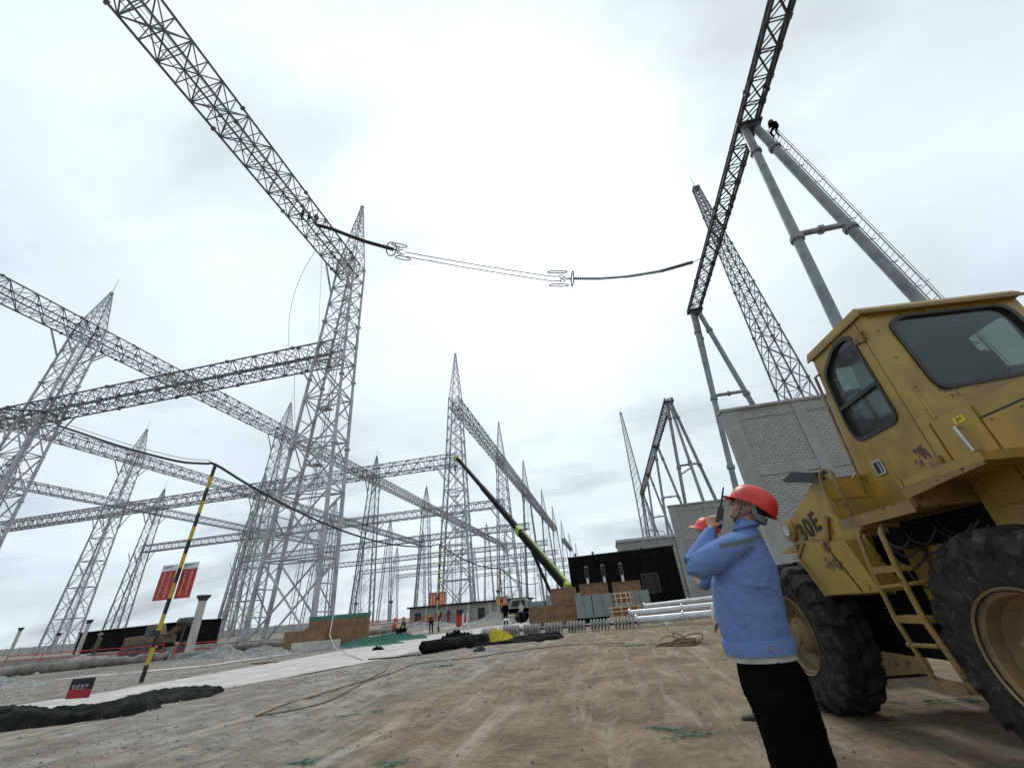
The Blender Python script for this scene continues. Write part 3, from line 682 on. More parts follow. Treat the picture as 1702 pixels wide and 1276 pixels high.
t = thing('scaffold', 'open grid of dark scaffold bars on the right end of the black warehouse', 'scaffold', (7.75, 48.2, 0))
m = MB()
for z in np.arange(.2, 6.9, .42): m.bar((0, 0, z), (.95, 0, z), .05, .05)
for x in (0, .32, .64, .95): m.bar((x, 0, 0), (x, 0, 6.8), .05, .05, (0, 1, 0))
m.build('grid', 'darksteel', t)
t = thing('low_building', 'low grey concrete building with roof railing behind the black warehouse', 'building', (2.5, 70, 0))
MB().box((0, 0, 0), (14, 8, 9.1)).build('wall', 'concrete', t); MB().box((-.2, -.2, 9.1), (14.2, 8.2, 9.5)).build('roof', 'pale', t)
m = MB(); [m.path([(x, 0, 9.5), (x, 0, 10.1), (x+1, 0, 10.1), (x+1, 0, 9.5)], .06, n=5) for x in (6.5, 8.5)]; m.build('roof_rail', 'steel', t)
# unfinished low building at left of the crane
def unfinished(loc, L, H, lab):
    t = thing('unfinished_building', lab, 'building', loc); D = 7
    MB().box((0, 0, 0), (L, D, H)).build('wall', 'concrete', t)
    MB().box((-.3, -.35, H), (L+.3, D+.3, H+.22)).build('roof', 'roof', t)
    m = None
    for x in np.arange(.8, L-2, 3.1):
        if int(x*7) % 3: MB().box((x, -.04, 0.05), (x+.95, -.001, 1.6)).build('door_opening', 'gasket', t)
        else: MB().box((x, -.04, .8), (x+.9, -.001, 1.5)).build('window_opening', 'gasket', t)
        MB().box((x+1.6, -.16, 0), (x+1.95, -.002, H)).build('pilaster', 'pale', t)
    return t
unfinished((-28.2, 60, 0), 16.5, 2.2, 'low unfinished grey block building beyond the road, with dark door openings')
t = thing('boundary_wall', 'long low pale boundary wall along the far left edge of the yard', 'wall', (-260, 118, 0)); MB().box((0, 0, 0), (190, .3, 2.0)).build('wall_panel', 'pale', t); m = MB(); [m.box((x, -.1, 0), (x+.4, -.001, 2.2)) for x in range(0, 190, 6)]; m.build('wall_pier', 'concrete', t)['kind'] = 'stuff'
t = thing('boundary_wall', 'distant pale boundary wall behind the tower feet in the centre', 'wall', (-69, 170, 0)); MB().box((0, 0, 0), (200, .3, 2.2)).build('wall_panel', 'pale', t)
# equipment support pillars with flat caps
def pillar(x, y, h_, r, lab, cap=.42):
    t = thing('equipment_pillar', lab, 'pillar', (x, y, 0), group='pale equipment support pillars')
    MB().tube((0, 0, 0), (0, 0, h_), r, n=16).build('shaft', 'pale', t, smooth=True)
    m = MB(); m.lathe([(r, h_-.28), (cap*.9, h_-.04), (cap, h_), (cap, h_+.05)], n=16); m.build('cap_plate', 'darksteel', t, smooth=True)
    MB().box((-.9, -.5, 0), (.9, .5, .28)).build('footing', 'concrete', t); return t
pillar(-26.3, 24.6, 3.4, .23, 'tall pale pillar with flat cap, right of the black shed')
for i, (x, y, h_, lab) in enumerate([(-72, 43, 3.6, 'pale pillar at the far left edge of the photo'), (-68.5, 45, 2.7, 'short pale pillar, second from the left edge'), (-63, 44, 3.6, 'pale pillar in front of the leftmost visible tower'),
        (-51.5, 36, 3.3, 'thin pale pillar leaning before the black shed'), (-58.6, 64, 3.6, 'pale pillar right of the black shed in the distance'), (-38, 62, 3.7, 'pale pillar among the feet of the near tower'), (-36.5, 70, 3.8, 'pale pillar standing between near tower and unfinished building'), (-29.6, 57, 3.3, 'pale pillar at the left end of the unfinished building'), (-23, 57.6, 3.2, 'pale pillar before the unfinished building wall'), (-14.4, 57, 3.4, 'pale pillar by the right end of the unfinished building')]):
    pillar(x, y, h_, .17, lab, .3)
# black shed at left
t = thing('shed', 'long black sheeted shed at left, behind the excavator', 'shed', (-54.7, 37.8, 0))
MB().prism([(0, 0), (14.2, 0), (14.2, 2.45), (0, 2.25)], 3.0, lambda u, v, w_: (u, w_, v)).build('body', 'black', t)
m = MB(); m.prism([(-.15, 2.26), (14.3, 2.46), (14.3, 2.54), (-.15, 2.34)], 3.3, lambda u, v, w_: (u, w_-.15, v)); m.build('roof', 'roof', t)
M['wrap'] = mat('dirty_wrap', (.24, .225, .20), .9, 0, (.12, .11, .095), 2.0, bump=.8, bsc=9, dirt=.7)
# long pipes / kerbs on the ground at left
def longpipe(p, q, r, m_, lab, lump=.0):
    p = Vector(p); q = Vector(q); n = 40; mb = MB(); pts = []; rs = []
    for i in range(n+1): pts.append(p.lerp(q, i/n)-p+Vector((0, 0, r*.9+noise.noise(Vector((i*.7, r, 2)))*lump))); rs.append(r*(1+noise.noise(Vector((i*.9, 1, r*9)))*lump*2))
    mb.path(pts, rs, n=10); o = mb.build('covered_pipe', m_, smooth=True); o.location = p; return tag(o, lab, 'pipe', 'wrapped pipes lying on the ground')
longpipe((-36, 13.5, 0), (-27.4, 24.3, 0), .26, 'wrap', 'thick wrapped pipe lying on the ground left of the striped pole', .2)
longpipe((-26.2, 26, 0), (-21, 44, 0), .24, 'wrap', 'wrapped pipe lying behind the gravel piles towards the near tower', .15)
m = MB(); m.box((-60, 33.2, 0), (-31, 33.6, .5)); m.box((-31.2, 33.6, 0), (-22, 34.4, .45)); o = m.build('concrete_kerb', 'concrete'); tag(o, 'low concrete kerb running before the black shed and near tower', 'kerb')

# gravel heaps
def heap(c, rx, ry, h_, lab, m_='gravelm', seed=1, name='gravel_heap', cat='heap', rough=.25, n=60):
    mb = MB(); vs = []
    for j in range(n+1):
        for i in range(n+1):
            u = i/n*2-1; v = j/n*2-1; r = math.hypot(u, v)*(1+.35*noise.noise(Vector((u*2.2, v*2.2, seed+9)))); b = max(0, 1-r); b = b*b*(3-2*b) if rough < .5 else min(1, b*1.9)**.8*(.75+.25*b)
            e = noise.noise(Vector((u*3, v*3, seed)))*.35+noise.noise(Vector((u*11, v*11, seed)))*rough*.6+noise.noise(Vector((u*26, v*26, seed)))*rough*.5
            vs.append((u*rx, v*ry, h_*(b*(1.0+e*1.3))+(.05*e if b > 0 else 0)-.03))
    mb.add(vs, [(j*(n+1)+i, j*(n+1)+i+1, (j+1)*(n+1)+i+1, (j+1)*(n+1)+i) for j in range(n) for i in range(n)])
    o = mb.build(name, m_); o.location = c; return tag(o, lab, cat)
M['gravelm'] = mat('crushed_gravel', (.36, .355, .34), .95, 0, (.14, .14, .135), 14, (.4, .6), bump=1.0, bsc=25)
gh = 'grey gravel heaps'
for i, (c, rx, ry, h_, lab) in enumerate([((-21.0, 21.5, 0), 2.6, 1.4, .55, 'grey gravel heap beside the foot of the tall pale pillar'), ((-18.5, 21.6, 0), 2.2, 1.1, .42, 'grey gravel heap left of the brown hoarding board'), ((-24.5, 14.2, 0), 3.5, 1.3, .38, 'flat grey gravel heap at the left edge'), ((-34, 24.5, 0), 5, 2, .5, 'flat rubble heap before the black shed'), ((-21, 48, 0), 6, 2.0, .7, 'rubble heap before the unfinished building'), ((-13, 52, 0), 5, 2.2, .9, 'rubble heap left of the truck crane')]):
    tag(heap(c, rx, ry, h_, lab, seed=i+3), group=gh)
# scattered gravel: countless
def stones(name, spots, lab, m_='gravelm'):
    mb = MB(); 
    for (x, y, s) in spots:
        a = random.random()*6; vs = []
        for (dx, dy, dz) in ((1, 0, 0), (-1, 0, 0), (0, 1, 0), (0, -1, 0), (0, 0, 1), (0, 0, -.4)):
            q = .6+random.random()*.6; vx, vy = dx*math.cos(a)-dy*math.sin(a), dx*math.sin(a)+dy*math.cos(a)
            vs.append((x+vx*s*q, y+vy*s*q, gz(x, y)+s*.25+dz*s*q*.7))
        mb.add(vs, [(0, 2, 4), (2, 1, 4), (1, 3, 4), (3, 0, 4), (2, 0, 5), (1, 2, 5), (3, 1, 5), (0, 3, 5)])
    return tag(mb.build(name, m_, recalc=False), lab, 'gravel', kind='stuff')
sp_ = []
while len(sp_) < 9000:
    y = random.uniform(1.5, 30)**1.0; x = random.uniform(-26, 3)
    if road_d(x, y) and random.random() < .85: continue
    d = noise.noise(Vector((x*.3, y*.3, 11)))+(.35 if x < -4-.1*y else -.25)
    if random.random() < .28+d: sp_.append((x, y, random.choice((.006, .008, .010, .013, .017, .024))*(1+.035*y)))
stones('gravel', sp_, 'small grey stones scattered over the ground')

cl_ = []
while len(cl_) < 5200:
    y = random.uniform(.8, 22); x = random.uniform(-9, 9)
    if road_d(x, y) or x < -4-.12*y: continue
    if noise.noise(Vector((x*.6, y*.6, 21))) > random.uniform(-.5, .35): cl_.append((x, y, random.choice((.004, .006, .008, .008, .011, .016))*(1+.03*y)))
M['clod'] = mat('soil_clods', (.26, .19, .13), .95, 0, (.13, .095, .065), 6, spec=.1)
tag(stones('soil_clods', cl_, 'small brown soil clods and crumbs on the bare ground', 'clod'), kind='stuff')

# ------------------------------------------------------------------ striped poles, signs, cable
def stripemat(k):
    m = bpy.data.materials.new('striped_paint'); m.use_nodes = True; t = m.node_tree; b = t.nodes['Principled BSDF']; b.inputs['Roughness'].default_value = .55
    co = N(t, 'ShaderNodeTexCoord').outputs['Object']; sp = N(t, 'ShaderNodeSeparateXYZ'); t.links.new(co, sp.inputs[0])
    st = math_(t, 'GREATER_THAN', math_(t, 'MODULO', math_(t, 'DIVIDE', sp.outputs[2], 2*k), 1.0), .5)
    n = N(t, 'ShaderNodeTexNoise'); n.inputs['Scale'].default_value = 7; n.inputs['Detail'].default_value = 8; t.links.new(co, n.inputs[0])
    ye = mixc(t, n.outputs[0], (.56, .40, .03), (.34, .24, .03)); t.links.new(mixc(t, st, (.012, .012, .012), ye), b.inputs['Base Color']); return m
def striped_pole(x, y, h_, r, lab, n=15, lean=(0, 0)):
    t = thing('striped_pole', lab, 'pole', (x, y, 0), group='yellow and black striped cable poles'); k = h_/n; f = lambda z: (lean[0]*z, lean[1]*z, z)
    MB().tube(f(0), f(h_), r, n=14).build('shaft', stripemat(k), t, smooth=True); return t
striped_pole(-14.74, 12.4, 6.98, .062, 'near yellow and black striped pole carrying the cable and two red boards', 15, (.042, 0))
striped_pole(-13.62, 34.3, 6.4, .07, 'second yellow and black striped pole, carrying the cable beyond the road', 17)
striped_pole(-11.0, 45, 4.9, .07, 'third striped pole, far off before the unfinished building', 11)
def board(x, y, z0, wd, h_, lab, cols, hd=.30, head=None, real=True):
    t = thing('sign_board', lab, 'sign', (x, y, z0), group='red safety boards on the striped poles')
    MB().box((-wd/2, -.012, 0), (wd/2, .012, h_-hd)).build('red_panel', 'red', t)
    MB().box((-wd/2, -.012, h_-hd), (wd/2, .012, h_)).build('header_panel', 'cabinet' if not real else 'white', t)
    for i, col in enumerate(cols):
        n = len(col); sz = (h_-hd)*.86/n
        for j, ch in enumerate(col):
            text('lettering', ch, sz*.98, 'lettery', t, Matrix.Translation((wd*(.22 if i == 0 else -.20), -.015, (h_-hd)*.93-(j+.5)*sz))@Matrix.Rotation(PI/2, 4, 'X'), .001) if real else None
        if not real:
            m = MB()
            for j in range(n): m.box((wd*(.2 if i == 0 else -.2)-.07, -.016, (h_-hd)*.93-(j+.85)*sz), (wd*(.2 if i == 0 else -.2)+.07, -.0125, (h_-hd)*.93-(j+.2)*sz))
            m.build('lettering', 'lettery', t)
    if head: text('header_lettering', head, hd*.42, 'stripek', t, Matrix.Translation((-wd*.1, -.015, h_-hd*.42))@Matrix.Rotation(PI/2, 4, 'X'), .001)
    return t
M['lettery'] = mat('pale_yellow_lettering', (.78, .62, .30), .6)
board(-15.16, 12.50, 2.3, .62, 1.12, 'red board with gold characters on the left side of the near striped pole', ['安全一点小想现场', '守规矩工作保平安'], .2, '▪安全生产')
board(-14.27, 12.50, 2.3, .62, 1.12, 'red board with gold characters on the right side of the near striped pole', ['危险现场吊装人员', '严禁在作业区逗留'], .2, '▪安全生产')
board(-14.1, 34.2, 1.85, .62, .95, 'distant red board on the left of the second striped pole', ['12345678']*2, .08, None, False)
board(-13.3, 34.2, 1.85, .55, .95, 'distant red board on the right of the second striped pole', ['12345678']*2, .08, None, False)
board(-11.35, 44.9, 1.5, .55, .85, 'small far red board left of the third striped pole', ['12345678']*2, .08, None, False)
board(-10.65, 44.9, 1.5, .5, .85, 'small far red board right of the third striped pole', ['12345678']*2, .08, None, False)
cab = [Vector(p) for p in ((-60, 9, 15.5), (-29.3, 12.4, 12.1), (-24.3, 12.4, 10.32), (-19.9, 12.4, 8.62), (-16.5, 12.4, 7.45), (-15.0, 12.4, 7.12), (-14.45, 12.4, 7.0))]
cab += catp((-14.45, 12.4, 7.0), (-13.62, 34.3, 6.42), 1.15, 16)[1:]+catp((-13.62, 34.3, 6.42), (-11, 45, 4.95), .5, 8)[1:]+catp((-11, 45, 4.95), (-9.4, 60, 4.0), .7, 6)[1:]
def smoothp(pts, k=4):
    out = []
    for i in range(len(pts)-1):
        p0 = pts[max(i-1, 0)]; p1 = pts[i]; p2 = pts[i+1]; p3 = pts[min(i+2, len(pts)-1)]
        for j in range(k):
            t_ = j/k; out.append(.5*((2*p1)+(p2-p0)*t_+(2*p0-5*p1+4*p2-p3)*t_*t_+(3*p1-p0-3*p2+p3)*t_**3))
    return out+[pts[-1]]
ropeobj(smoothp(cab), .05, 'stripek', 'thick black cable strung over the tops of the striped poles', 'cable', 'power_cable')
ropeobj(smoothp([p+Vector((0, .1, .18)) for p in cab[1:6]])+[cab[6]], .012, 'stripek', 'thin messenger wire just above the thick black cable', 'wire', 'messenger_wire')

# small red black placard among the tarps
t = thing('placard', 'small tilted placard, black above red, standing behind the dark cloth at lower left', 'sign', (-11.75, 8.55, .16), .12)
MB().box((-.26, -.02, 0), (.26, .02, .16)).build('red_half', 'red', t); MB().box((-.26, -.02, .16), (.26, .02, .36)).build('black_half', 'stripek', t)
text('lettering', '安全生产', .10, 'white', t, Matrix.Translation((.0, -.024, .2))@Matrix.Rotation(PI/2, 4, 'X'), .001)

# ------------------------------------------------------------------ cloths, rolls, nets, ropes on the ground
def cloth(name, poly, h_, lab, m_='tarp', seed=1, res=.09, fold=5, cat='tarpaulin', edge=.13):
    "rumpled cloth covering the outline poly, thick enough to hide its underside"
    P = np.array(poly); x0, y0 = P.min(0)-res; x1, y1 = P.max(0)+res; c = P.mean(0)
    nx_ = int((x1-x0)/res)+2; ny_ = int((y1-y0)/res)+2
    def sd(x, y):
        ins = False; dmin = 9
        for i in range(len(poly)):
            ax, ay = poly[i]; bx, by = poly[(i+1) % len(poly)]
            if (ay > y) != (by > y) and x < (bx-ax)*(y-ay)/(by-ay)+ax: ins = not ins
            ex, ey = bx-ax, by-ay; t_ = max(0, min(1, ((x-ax)*ex+(y-ay)*ey)/(ex*ex+ey*ey))); dmin = min(dmin, math.hypot(x-ax-ex*t_, y-ay-ey*t_))
        return dmin if ins else -dmin
    vs = []; keep = {}
    for j in range(ny_):
        for i in range(nx_):
            x = x0+i*res; y = y0+j*res; s_ = sd(x, y)+noise.noise(Vector((x*2, y*2, seed)))*.06
            e = max(0, min(1, s_/edge)); e = math.sqrt(e*(2-e))
            q = Vector((x-c[0], y-c[1])); fw = abs(math.sin(x*fold+1.5*noise.noise(Vector((x, y, seed)))*fold))
            z = h_*e*(.62+.9*noise.noise(Vector((x*.55, y*1.1, seed+4)))+.30*(1-min(1, abs(noise.noise(Vector((x*1.2+y*1.5, y*3.2-x*.5, seed))))*4))**1.5+.16*(1-min(1, abs(noise.noise(Vector((x*3-y, y*6, seed+2))))*4)))+.02*e
            vs.append((x-c[0], y-c[1], z-.03+min(0, s_)*.3)); keep[(i, j)] = s_ > -.09
    fs = [(j*nx_+i, j*nx_+i+1, (j+1)*nx_+i+1, (j+1)*nx_+i) for j in range(ny_-1) for i in range(nx_-1) if all(keep[(i+a, j+b)] for a in (0, 1) for b in (0, 1))]
    me = MB(); me.add(vs, fs); o = me.build(name, m_, smooth=True, ang=180, recalc=False); o.location = (c[0], c[1], 0)
    bm = bmesh.new(); bm.from_mesh(o.data); bmesh.ops.delete(bm, geom=[v for v in bm.verts if not v.link_faces], context='VERTS'); bm.to_mesh(o.data); bm.free()
    return tag(o, lab, cat)
cloth('tarpaulin', [(-16.5, 6.2), (-12.4, 6.6), (-10.5, 6.45), (-8.75, 7.35), (-8.9, 8.1), (-10.6, 7.95), (-12.4, 8.1), (-15.5, 8.0)], .20, 'dark crumpled cloth heap at the lower left edge', seed=2, res=.04)
cloth('tarpaulin', [(-11.9, 8.2), (-9.6, 8.2), (-8.7, 8.9), (-8.95, 9.6), (-10.2, 10.1), (-10.9, 9.9), (-11.3, 8.9)], .10, 'dark green cloth folded over on the pale road, behind the crumpled heap', seed=5, res=.04)
cloth('tarpaulin', [(-6.3, 16.9), (-4.2, 17.4), (-2.3, 18.1), (-2.1, 18.9), (-3.4, 19.2), (-6.0, 18.6)], .20, 'black sheeting spread in front of the grey insulator row', 'black', 7, .045)
def roll(p, q, r, lab, name='membrane_roll', m_='tarp'):
    p = Vector(p); q = Vector(q); d = (q-p).normalized(); L = (q-p).length; mb = MB(); n = 44; prof = []
    turns = 5; N_ = turns*22; a = Vector((0, 0, 1)); b = d.cross(a).normalized(); vs = []; sec = 14
    for i in range(N_+1):
        th = 2*PI*i/22; rr = r*(.18+.82*i/N_)
        for k in range(sec+1):
            x = L*k/sec; wob = 1+.05*noise.noise(Vector((x*1.3, th*.4, 3))); sg = -.03*math.sin(k*1.1); off = (1-i/N_)*.18 if k == 0 else 0
            vs.append(d*(x-off)+b*(math.cos(th)*rr*wob*1.06)+a*(math.sin(th)*rr*wob+r+sg*.3))
    w_ = sec+1; mb.add(vs, [(i*w_+k, i*w_+k+1, (i+1)*w_+k+1, (i+1)*w_+k) for i in range(N_) for k in range(sec)])
    o = mb.build(name, m_, smooth=True, ang=180, recalc=False); o.location = p
    md = o.modifiers.new('thick', 'SOLIDIFY'); md.thickness = .012; return tag(o, lab, 'roll')
roll((-6.75, 15.6, 0), (-5.15, 18.1, 0), .21, 'thick roll of dark membrane lying across the road edge, spiral end showing')
heap((-6.6, 18.9, 0), 1.0, .6, .42, 'tangled dark heap of straps behind the dark roll', 'tarp', 21, 'cable_heap', 'heap', .6, 80)
heap((-4.75, 18.5, 0), .7, .5, .38, 'yellow plastic sheet crumpled beside the dark roll', 'yellowbag', 31, 'yellow_sheet', 'sheet', .5, 60)
heap((-13.2, 23.4, 0), 1.9, .8, .30, 'green net bundle heaped beside the brown hoarding board', 'green', 41, 'green_net', 'net', .6, 70)
heap((-13.6, 26.4, 0), 2.3, .8, .3, 'green net bundle heaped behind, near the seated workers', 'green', 43, 'green_net', 'net', .6, 70)
heap((-24.6, 12.6, 0), 1.4, .7, .2, 'green net scrap at the far left edge', 'green', 44, 'green_net', 'net', .6, 40)
for i, (u, v, rx, ry, a, lab) in enumerate([(590, 1190, .45, .08, .5, 'green net strip lying on the ground left of centre'), (1150, 1225, .20, .07, .3, 'green net scrap on the ground in front of the man with the radio'), (1105, 1215, .16, .04, -.4, 'thin green net scrap left of the man with the radio'), (1060, 1073, .5, .22, 0, 'faded green patch beside the coiled rope'), (1560, 1168, .35, .06, -.1, 'green net strip on the ground under the loader ladder'), (735, 1107, .35, .08, .3, 'green net strip on soil before the dark roll'), (505, 1268, .12, .05, .2, 'green net scrap at the lower left foreground'), (655, 1272, .14, .05, .2, 'green net scrap at the bottom edge')]):
    p = G(u, v); mb = MB(); k = 22
    for j in range(k):
        c0 = Vector(((random.random()*2-1)*rx, (random.random()*2-1)*ry, .012)); pts = [c0]
        for q in range(4): c0 = c0+Vector((random.uniform(-.06, .06)*(1+rx), random.uniform(-.04, .04), random.uniform(-.006, .008))); pts.append(Vector((c0.x, c0.y, max(.004, c0.z))))
        mb.path(pts, .0022 if v > 1160 else .006, n=4)
    o = mb.build('green_net_scrap', 'green'); o.location = (p.x, p.y, gz(p.x, p.y)+.004); o.rotation_euler = (0, 0, a); tag(o, lab, 'net', 'green net scraps')
def groundrope(pix, r, lab, m_='rope', cat='rope'):
    pts = [G(u, v) for u, v in pix]; pts = smoothp([Vector((p.x, p.y, max(gz(p.x, p.y), -.01 if not road_d(p.x, p.y) else .01)+r+.004)) for p in pts], 6); return ropeobj(pts, r, m_, lab, cat)
groundrope([(425, 1190), (470, 1172), (520, 1158), (585, 1140), (640, 1123), (700, 1102), (780, 1094), (860, 1083), (950, 1072), (1040, 1069)], .012, 'brown rope trailing across the soil from lower left to the coil')
groundrope([(425, 1190), (500, 1178), (560, 1160), (610, 1132), (640, 1114), (645, 1102)], .011, 'short looped brown rope at lower left of the soil')
groundrope([(612, 1097), (650, 1094), (700, 1089)], .02, 'dark rope lying on the pale road before the roll', 'tarp')
# rope coil
mb = MB(); rc = G(1128, 1072)
for j in range(9):
    a0 = random.random()*6; rx = random.uniform(.35, .62); ry = random.uniform(.22, .4); hh = random.uniform(.05, .26); ox, oy = random.uniform(-.22, .22), random.uniform(-.1, .1); th = random.uniform(0, PI)
    mb.path([Vector((ox+rx*math.cos(q)*math.cos(th)-ry*math.sin(q)*math.sin(th)*.5, oy+ry*math.sin(q), .02+hh*max(0, math.sin(q+a0)))) for q in np.linspace(0, 2*PI, 30)[:-1]], .013, n=5, closed=True)
o = mb.build('rope_coil', 'rope'); o.location = rc; tag(o, 'loose springy coil of brown rope on the soil left of the man with the radio', 'rope coil')
# small junk
o = heap(G(797, 1083), .22, .12, .14, 'small dark metal clamp lying on the soil right of the roll', 'darksteel', 51, 'clamp', 'clamp', 1.2, 24)
o = heap(G(628, 1080), .35, .12, .12, 'small dark lump lying on the pale road', 'tarp', 52, 'scrap_cloth', 'scrap', 1.2, 24)
t = thing('plank', 'thin brown plank lying on gravel at left', 'plank', G(440, 1102)); MB().box((-.55, -.08, 0), (.55, .08, .05)).build('board', 'wood', t)

# brown hoarding boards with green top
t = thing('hoarding', 'large brown board with a green top edge, standing beyond the road', 'hoarding', (-16.4, 24.4, 0), .36)
MB().box((-1.3, 0, 0), (2.15, .09, 1.42)).build('board', 'wood', t); MB().box((-1.32, -.02, 1.42), (2.17, .11, 1.62)).build('top_edge', 'green', t)
t = thing('hoarding', 'lower brown board with a seam, left of the green topped board', 'hoarding', (-17.5, 23.3, 0), .30)
MB().box((-.95, 0, 0), (.1, .1, .95)).build('board', 'wood', t); MB().box((.12, -.02, 0), (1.35, .08, 1.05)).build('board', 'wood', t)
o = MB().box((-17.0, 22.2, 0), (-14.6, 22.5, .42), .32).build('timber_beam', 'pale'); tag(o, 'pale squared beam lying at the foot of the brown boards', 'beam')

# ------------------------------------------------------------------ crates, cabinets, pipes, insulator row
def crate(x, y, z, a, b, c, rz, lab, m_='wood', seams=1, lathc=False, grp='brown wooden crates'):
    t = thing('crate', lab, 'crate', (x, y, z), rz, grp)
    MB().box((0, 0, 0), (a, b, c)).build('box', m_, t)
    m = MB(); 
    for i in range(seams+2):
        xx = (a-.07)*i/(seams+1); m.box((xx, -.022, 0), (xx+.07, -.001, c))
    for zz in (0, c-.08): m.box((-.0, -.036, zz), (a, -.0225, zz+.08))
    m.build('batten', 'wood' if m_ != 'cabinet' else 'cabinet', t); return t
crate(-5.55, 30, 0, 3.2, 1.4, .58, .0, 'brown crate at the bottom left of the stack before the warehouse')
crate(-5.5, 30.05, .58, 3.15, 1.35, .55, .0, 'wide brown crate lying on the bottom left crate')
crate(-3.95, 30.1, 1.13, 1.65, 1.2, 1.0, .0, 'tall brown crate, topmost at the left of the stack')
crate(-2.1, 32.2, 1.2, 2.0, 1.2, 1.12, .0, 'brown crate behind the grey cabinets, left of the two')
crate(.22, 32.2, 1.2, 1.95, 1.2, 1.05, .0, 'brown crate behind the grey cabinets, right of the two')
t = thing('timber_rack', 'low dark rack carrying the two brown crates behind the cabinets', 'rack', (-2.3, 32.1, 0)); m = MB(); [m.box((x, 0, 0), (x+.2, 1.3, 1.2)) for x in (0, 2.1, 4.3)]; m.build('post', 'black', t)['kind'] = 'stuff'
for i in range(4):
    x = [-2.3, -1.2, .15, 1.15][i]; wd = [1.06, 1.3, .96, 1.25][i]
    t = thing('cabinet', f'grey green metal cabinet, {["leftmost", "second", "third", "rightmost"][i]} of the row before the warehouse', 'cabinet', (x, 29.5, .3), 0, 'grey green cabinets before the warehouse')
    MB().box((0, 0, 0), (wd, .8, 1.28)).build('body', 'cabinet', t); m = MB(); [m.box((xx, -.012, .04), (xx+.02, -.001, 1.24)) for xx in (wd*.48, wd*.98)]; m.build('door_seam', 'darksteel', t)['kind'] = 'stuff'; MB().box((0, .05, -.3), (wd, .75, -.005)).build('plinth', 'black', t)
for i, x in enumerate((-1.5, -.25, 1.1)):
    t = thing('post_insulator', f'white post insulator with dark sheds above the brown crates, {["left", "middle", "right"][i]} one', 'insulator', (x, 33.9, 0), 0, 'post insulators behind the crates')
    MB().tube((0, 0, 0), (0, 0, 2.75), .1, n=10).build('post', 'white', t, smooth=True); m = MB(); [m.lathe([(.09, z), (.17, z+.03), (.09, z+.1)], n=12) for z in np.arange(2.76, 3.5, .12)]; m.build('sheds', 'darksteel', t)
# slatted crates
def slat(x, y, z, a, b, c, lab):
    t = thing('slatted_crate', lab, 'crate', (x, y, z), 0, 'orange brown crates strapped with pale laths')
    MB().box((0.03, 0.03, 0.03), (a-.03, b-.03, c-.03)).build('load', 'orange', t)
    for zz in (0, c/2, c-.06): MB().box((-.05, -.03, zz), (a+.05, .02, zz+.06)).build('lath', 'lath', t)
    for xx in (.08, a*.36, a*.66, a-.14): MB().box((xx, -.06, -.12), (xx+.07, -.032, c+.05)).build('lath', 'lath', t)
slat(-.2, 27, .28, 1.75, .9, .52, 'slatted orange brown crate, lower one before the grey cabinets'); slat(.15, 27, .9, 1.05, .8, .6, 'slatted orange brown crate, upper one before the grey cabinets')
t = thing('pallet', 'low pallet carrying the slatted crates', 'pallet', (-.4, 26.95, 0)); MB().box((0, 0, .0), (2.1, 1.0, .24)).build('deck', 'lath', t)
crate(2.5, 30.2, 0, 1.1, .8, .75, 0, 'small grey box right of the cabinets', 'greywall', 0)
# insulator strings laid in a row
def lying_string(p, rz, lab):
    t = thing('porcelain_insulator', lab, 'insulator', p, rz, 'porcelain insulator strings lying in a row')
    m = MB()
    for i in range(6): m.lathe([(.05, -.05), (.215, -.03), (.235, .0), (.15, .035), (.05, .05)], (.07+i*.15, 0, .24), (1, 0, 0), n=20)
    m.build('discs', 'porcelain', t, smooth=True); MB().tube((-.12, 0, .24), (.98, 0, .24), .06, n=8).build('core', 'darksteel', t); return t
ordi = ['first', 'second', 'third', 'fourth', 'fifth', 'sixth', 'seventh', 'eighth']
for i in range(6): lying_string((-5.45+i*1.08, 22.2-.19*i, 0), -.17, f'grey porcelain disc string lying before the crates, {ordi[i]} from the left')
lying_string((-5.9, 20.4, 0), 1.35, 'grey porcelain disc string standing apart behind the yellow sheet')
# galvanised tubes lying at right
def lying_tube(p, q, r, lab):
    p = Vector(p); q = Vector(q); d = (q-p).normalized(); L = (q-p).length
    t = thing('steel_tube', lab, 'pipe', p, 0, 'bright galvanised tubes lying before the warehouse')
    MB().tube((0, 0, 0), q-p, r, n=18).build('tube', 'white', t, smooth=True)
    m = MB(); m.lathe([(r, 0), (r*1.5, 0), (r*1.5, .05), (r, .05)], (q-p)*.5, d, n=20); m.build('flange', 'white', t); m = MB(); m.lathe([(r, 0), (r*1.55, 0), (r*1.55, .06), (r, .06)], (0, 0, 0), d, n=20); m.build('flange', 'white', t)
lying_tube((.75, 23.2, .52), (5.6, 22.3, .62), .14, 'bright galvanised tube, uppermost of those lying before the warehouse')
lying_tube((.95, 21.6, .28), (4.9, 20.6, .36), .15, 'bright galvanised tube lying nearest the soil')
lying_tube((1.6, 24.6, .75), (6, 24.2, .9), .11, 'thin bright galvanised tube lying behind the other two')
for x, y, l in ((2.2, 21.2, 'left'), (4.2, 20.8, 'right')): o = MB().box((-.14, -.5, 0), (.14, .5, .13)).build('timber_block', 'pale'); o.location = (x, y, 0); tag(o, f'{l} wooden block under the bright galvanised tubes', 'block', 'blocks under the tubes')
